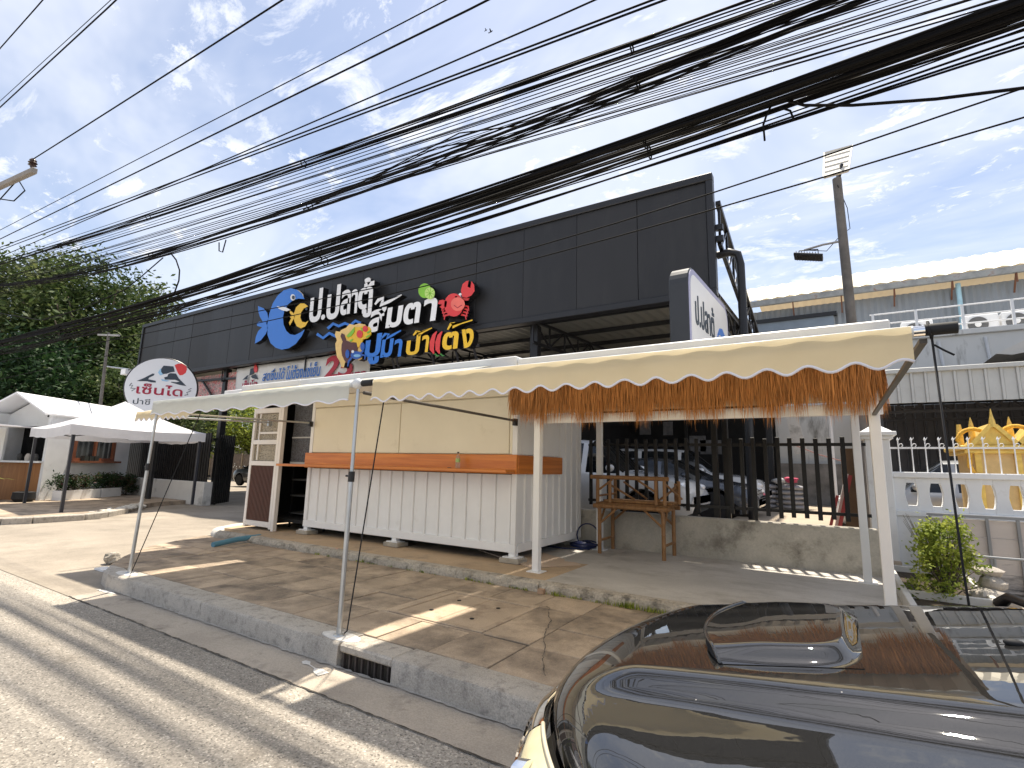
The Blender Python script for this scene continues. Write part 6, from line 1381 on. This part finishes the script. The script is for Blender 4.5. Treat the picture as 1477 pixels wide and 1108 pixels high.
# ================================================================== FOREGROUND SUV
YC = 1.76
def smooth(a, b, x): t = min(1, max(0, (x-a)/(b-a))); return t*t*(3-2*t)
def nose_x(dy): return -.79+.60*dy*dy+.04*dy**4
def cowl_x(dy): return .44+.03*(dy/.75)**2
def hood_z(x, dy):
    s = (x+.775)/1.28; s = max(0, s); z = .99+.172*s**.55+.04*s*s-.034*(dy/.9)**2
    xf = x-nose_x(dy); z -= .055*math.exp(-max(0, xf)/.05)
    c = .36+.10*s; z += .034*(1-smooth(c-.01, c+.095, abs(dy)))*smooth(.03, .25, xf)
    a = abs(dy); z -= .055*max(0, a-.40)*smooth(.36, .55, a)
    if a > .76: z -= .16*((a-.76)/.17)**2
    return z
sv = thing('foreground_suv', 'glossy dark grey SUV parked at the kerb, bonnet with scoop filling the lower right', 'car', (1.5, YC, 0))
m_suv = bpy.data.materials.new('suv_paint'); MATS['suv_paint'] = m_suv
def _suv():
    nt, n, l = nodes_of(m_suv); b = n['Principled BSDF']; tc = n.new('ShaderNodeTexCoord')
    b.inputs['Roughness'].default_value = .38; b.inputs['Metallic'].default_value = 0; b.inputs['Coat Weight'].default_value = 1; b.inputs['Coat Roughness'].default_value = .012; b.inputs['Coat IOR'].default_value = 1.8; b.inputs['Specular IOR Level'].default_value = 0.
    v = n.new('ShaderNodeTexVoronoi'); v.inputs['Scale'].default_value = 900; l.new(tc.outputs['Object'], v.inputs['Vector'])
    r = n.new('ShaderNodeValToRGB'); s = n.new('ShaderNodeSeparateColor'); l.new(v.outputs['Color'], s.inputs[0]); l.new(s.outputs[0], r.inputs[0])
    r.color_ramp.elements[0].color = (.009, .009, .009, 1); r.color_ramp.elements[1].color = (.024, .0235, .023, 1)
    # scattered dust specks and water spots
    d = n.new('ShaderNodeTexVoronoi'); d.inputs['Scale'].default_value = 26; l.new(tc.outputs['Object'], d.inputs['Vector'])
    q = n.new('ShaderNodeMapRange'); l.new(d.outputs['Distance'], q.inputs[0]); q.inputs[1].default_value = .055; q.inputs[2].default_value = .035; q.inputs[3].default_value = 0; q.inputs[4].default_value = .5
    sp = n.new('ShaderNodeSeparateColor'); l.new(d.outputs['Color'], sp.inputs[0]); g = n.new('ShaderNodeMath'); g.operation = 'GREATER_THAN'; g.inputs[1].default_value = .82; l.new(sp.outputs[1], g.inputs[0])
    mu = n.new('ShaderNodeMath'); mu.operation = 'MULTIPLY'; l.new(q.outputs[0], mu.inputs[0]); l.new(g.outputs[0], mu.inputs[1])
    mx = n.new('ShaderNodeMix'); mx.data_type = 'RGBA'; l.new(mu.outputs[0], mx.inputs['Factor']); l.new(r.outputs[0], mx.inputs['A']); mx.inputs['B'].default_value = (.55, .52, .48, 1)
    l.new(mx.outputs['Result'], b.inputs['Base Color'])
    nz = n.new('ShaderNodeTexNoise'); nz.inputs['Scale'].default_value = 14; l.new(tc.outputs['Object'], nz.inputs['Vector']); bp = n.new('ShaderNodeBump'); bp.inputs['Distance'].default_value = .00012; l.new(nz.outputs[0], bp.inputs['Height']); l.new(bp.outputs[0], b.inputs['Coat Normal'])
    dn = n.new('ShaderNodeTexNoise'); dn.inputs['Scale'].default_value = 3.; dn.inputs['Detail'].default_value = 6; l.new(tc.outputs['Object'], dn.inputs['Vector'])
    dr2 = n.new('ShaderNodeMapRange'); l.new(dn.outputs[0], dr2.inputs[0]); dr2.inputs[1].default_value = .35; dr2.inputs[2].default_value = .75; dr2.inputs[3].default_value = .004; dr2.inputs[4].default_value = .025; l.new(dr2.outputs[0], b.inputs['Coat Roughness'])
_suv()
HW = .735
def hp(u, dy): x = nose_x(dy)+(cowl_x(dy)-nose_x(dy))*u; return (x, YC+dy, hood_z(x, dy))
mb = MB(); mb.grid(lambda u, v: hp(u**1.5, HW*(2*v-1)), 60, 70); hood = mb.build('hood', m_suv, sv, smooth=True)
# lip folding down at the front and rear of the bonnet
def lip(dy, k): x, y, z = hp(0, dy); return (x-.004*k, y, z-.028*k)
mb = MB(); mb.grid(lambda u, v: lip(HW*(2*v-1), u), 2, 70); mb.build('hood_lip', m_suv, hood, smooth=True)
mb = MB(); mb.grid(lambda u, v: (lambda p: (p[0]+.012*u, p[1], p[2]-.03*u))(hp(1, HW*(2*v-1))), 2, 40); mb.build('hood_rear_edge', m_suv, hood, smooth=True)
for s_ in (-1, 1):   # wings
    def wing(u, v, s_=s_):
        dy = s_*(HW+.006+(.95-HW-.006)*min(1, v*1.6)); x = nose_x(dy)+(.95-nose_x(dy))*u
        if v <= .625: return (x, YC+dy, hood_z(min(x, .6), dy)-.002)
        k = (v-.625)/.375; return (x, YC+s_*(.95+.03*math.sin(k*2.2)-.05*k), hood_z(min(x, .6), s_*.95)*(1-k)+.50*k)
    mb = MB(); mb.grid(wing, 40, 32)
    if s_ < 0: mb.f = [f[::-1] for f in mb.f]
    mb.build('fender', m_suv, sv, smooth='auto')
# front face, grille strip, lamps
def front(dy, t, off=0.):
    x, y, z = hp(0, dy); return (x-.012-.085*(1-math.exp(-t*7))-.03*math.sin(math.pi*t)-off, y, z-.035-.62*t)
mb = MB(); mb.grid(lambda u, v: front(.95*(2*v-1), u), 24, 60); mb.build('front_bumper', m_suv, sv, smooth=True)
mb = MB(); mb.grid(lambda u, v: front(-.44+.88*v, .012+.075*u, .012+.012*math.sin(math.pi*u)), 8, 40); mb.build('chrome_strip', m_chrome, sv, smooth=True)
mb = MB(); mb.grid(lambda u, v: front(-.40+.80*v, .10+.30*u, .006), 6, 30); gr = mb.build('grille', m_black, sv)
for i in range(4):
    mb = MB(); mb.grid(lambda u, v: front(-.39+.78*v, .13+.075*i+.02*u, .016), 1, 24); mb.build('grille_bar', m_chrome, gr, solid=.006)
m_lens = M('hazy_headlamp_lens', (.62, .56, .36), .16, var=.12, vs=9, coat=.6)
for s_ in (-1, 1):
    def lamp(u, v, o_=0.): dy = s_*(.47+.44*v); return front(dy, -.005+(.10+.14*smooth(0, .35, v)*(1-.35*v))*u, .022+.03*math.sin(math.pi*min(1, .08+.92*u))*math.sin(math.pi*(.06+.9*v))**.5+o_)
    mb = MB(); mb.grid(lamp, 14, 20)
    if s_ < 0: mb.f = [f[::-1] for f in mb.f]
    la = mb.build('headlamp', m_lens, sv, smooth=True)
    rim = MB(); rim.tube([Vector(lamp(0, v/20))+V(0, 0, .002) for v in range(21)]+[Vector(lamp(u/8, 1)) for u in range(9)], .006, 6); rim.build('lamp_rim', M('lamp_rim_pale', (.55, .5, .38), .3), la, smooth=True)
    MB().lathe([(.055, 0), (.05, .03)], Vector(lamp(.5, .35, -.02)), 16, (-1, 0, 0)).build('reflector', m_chrome, la)
# bonnet scoop
SX0, SX1, SWd = -.36, .03, .325
def sc_h(a): return .044*(1-smooth(.76, 1., a))*(.80+.20*smooth(0, .3, a))
def scoop(u, v):
    b = 2*v-1; w = SWd*(1-.12*u); x = SX0+(SX1-SX0)*u+.09*b*b*(1-u); dy = w*b; r_ = (abs(b)**5+max(0, (u-.45)/.55)**5)**.2; g = 1-smooth(.80, 1., r_); return (x, YC+dy, hood_z(x, dy)+.0015+.033*g*(.78+.22*smooth(0, .4, u)))
mb = MB(); mb.grid(scoop, 36, 44); so_ = mb.build('hood_scoop', m_suv, sv, smooth=True)
mb = MB(); mb.grid(lambda u, v: (lambda p: (p[0]-.0+.012*math.sin(math.pi*u), p[1], hood_z(p[0], p[1]-YC)+(p[2]-hood_z(p[0], p[1]-YC))*u))(scoop(0, .04+.92*v)), 6, 44); mb.f = [f[::-1] for f in mb.f]; mb.build('scoop_mouth_panel', m_dark, so_, smooth=True)  # near-black sheet stands in for the shade of an open mouth
rim = MB(); rim.tube([Vector(scoop(0, v/44))+V(0, 0, .001) for v in range(45)], .005, 6); rim.build('scoop_lip', m_suv, so_, smooth=True)
for x, dy in ((.335, -.03), (.31, .5)):
    MB().ball((x, YC+dy, hood_z(x, dy)+.004), .02, .012, .009, 7, 10).build('washer_nozzle', m_rubber, hood, smooth=True)
# cowl, wipers, windscreen, cabin
m_cowl = M('cowl_plastic', (.02, .02, .021), .55, var=.1, vs=20, bump=.001, bs=200)
mb = MB(); mb.grid(lambda u, v: (cowl_x(.8*(2*v-1))+.015+.20*u, YC+.86*(2*v-1), hood_z(.44, .7*(2*v-1))-.04+.03*u), 4, 30); mb.build('cowl', m_cowl, sv, smooth=True)
def ws(u, v): dy = (.80-.16*u)*(2*v-1); return (.57+.10*(2*v-1)**2+.85*u, YC+dy, 1.115+.60*u-.03*(2*v-1)**2)
m_wsg = M('windscreen_glass', (.012, .014, .015), .03, var=0, coat=.5)
mb = MB(); mb.grid(ws, 14, 20); mb.build('windscreen', m_wsg, sv, smooth=True)
for y0, y1 in ((YC+.72, YC+.08), (YC+.02, YC-.62)):
    wi = MB(); wi.tube([(.46, y0+.02, 1.17), (.475, y0-.04, 1.205), (.56, (y0+y1)/2, 1.20), (.62, y1+.1, 1.20)], [.02, .016, .010, .008], 8); w_ = wi.build('wiper_arm', m_black, sv, smooth=True)
    bl = MB(); bl.bar((.53, y0-.02, 1.185), (.63, y1, 1.185), .012, .022); bl.build('wiper_blade', m_rubber, w_)
prof = [(.62, 1.10), (1.42, 1.715), (2.1, 1.78), (3.0, 1.76), (3.75, 1.66), (3.98, 1.15)]
mb = MB(); mb.grid(lambda u, v: (1.42+2.33*u, YC+(.66)*(2*v-1), 1.715+.075*math.sin(math.pi*min(1, u*.9+.05))-.05*abs(2*v-1)**3), 16, 14); mb.build('roof', m_suv, sv, smooth=True)
for s_ in (-1, 1):
    mb = MB(); mb.grid(lambda u, v: (.82+3.1*u, YC+s_*(.93-.27*v), 1.08+(min(1.70, 1.08+.74*max(0, (3.1*u+.05)/.85))-1.08)*v if u < .9 else 1.08+.58*v*(1-(u-.9)*4)), 20, 4)
    if s_ < 0: mb.f = [f[::-1] for f in mb.f]
    mb.build('side_glass', m_wsg, sv, smooth=True)
    mb = MB(); mb.grid(lambda u, v: (.94+3.05*u, YC+s_*(.90+.05*math.sin(v*2.6)), .36+.73*v), 10, 8)
    if s_ < 0: mb.f = [f[::-1] for f in mb.f]
    mb.build('door_side', m_suv, sv, smooth=True)
    MB().bar(ws(0, .5+.5*s_), ws(1, .5+.5*s_), .06, .05).build('windscreen_pillar', m_suv, sv)
    MB().ball((1.05, YC+s_*1.05, 1.18), .07, .11, .09, 8, 12).build('door_mirror', m_suv, sv, smooth=True)
    for cx in (.10, 2.95): wheel_parts(sv, (cx, YC+s_*.83, .38), .38, .25, s_, m_alu)
B(3.93, 4.02, YC-.85, YC+.85, .36, 1.62).build('tailgate', m_suv, sv, bevel=.05, seg=3); B(-.55, 3.9, YC-.78, YC+.78, .22, .9).build('underbody', m_dark, sv)
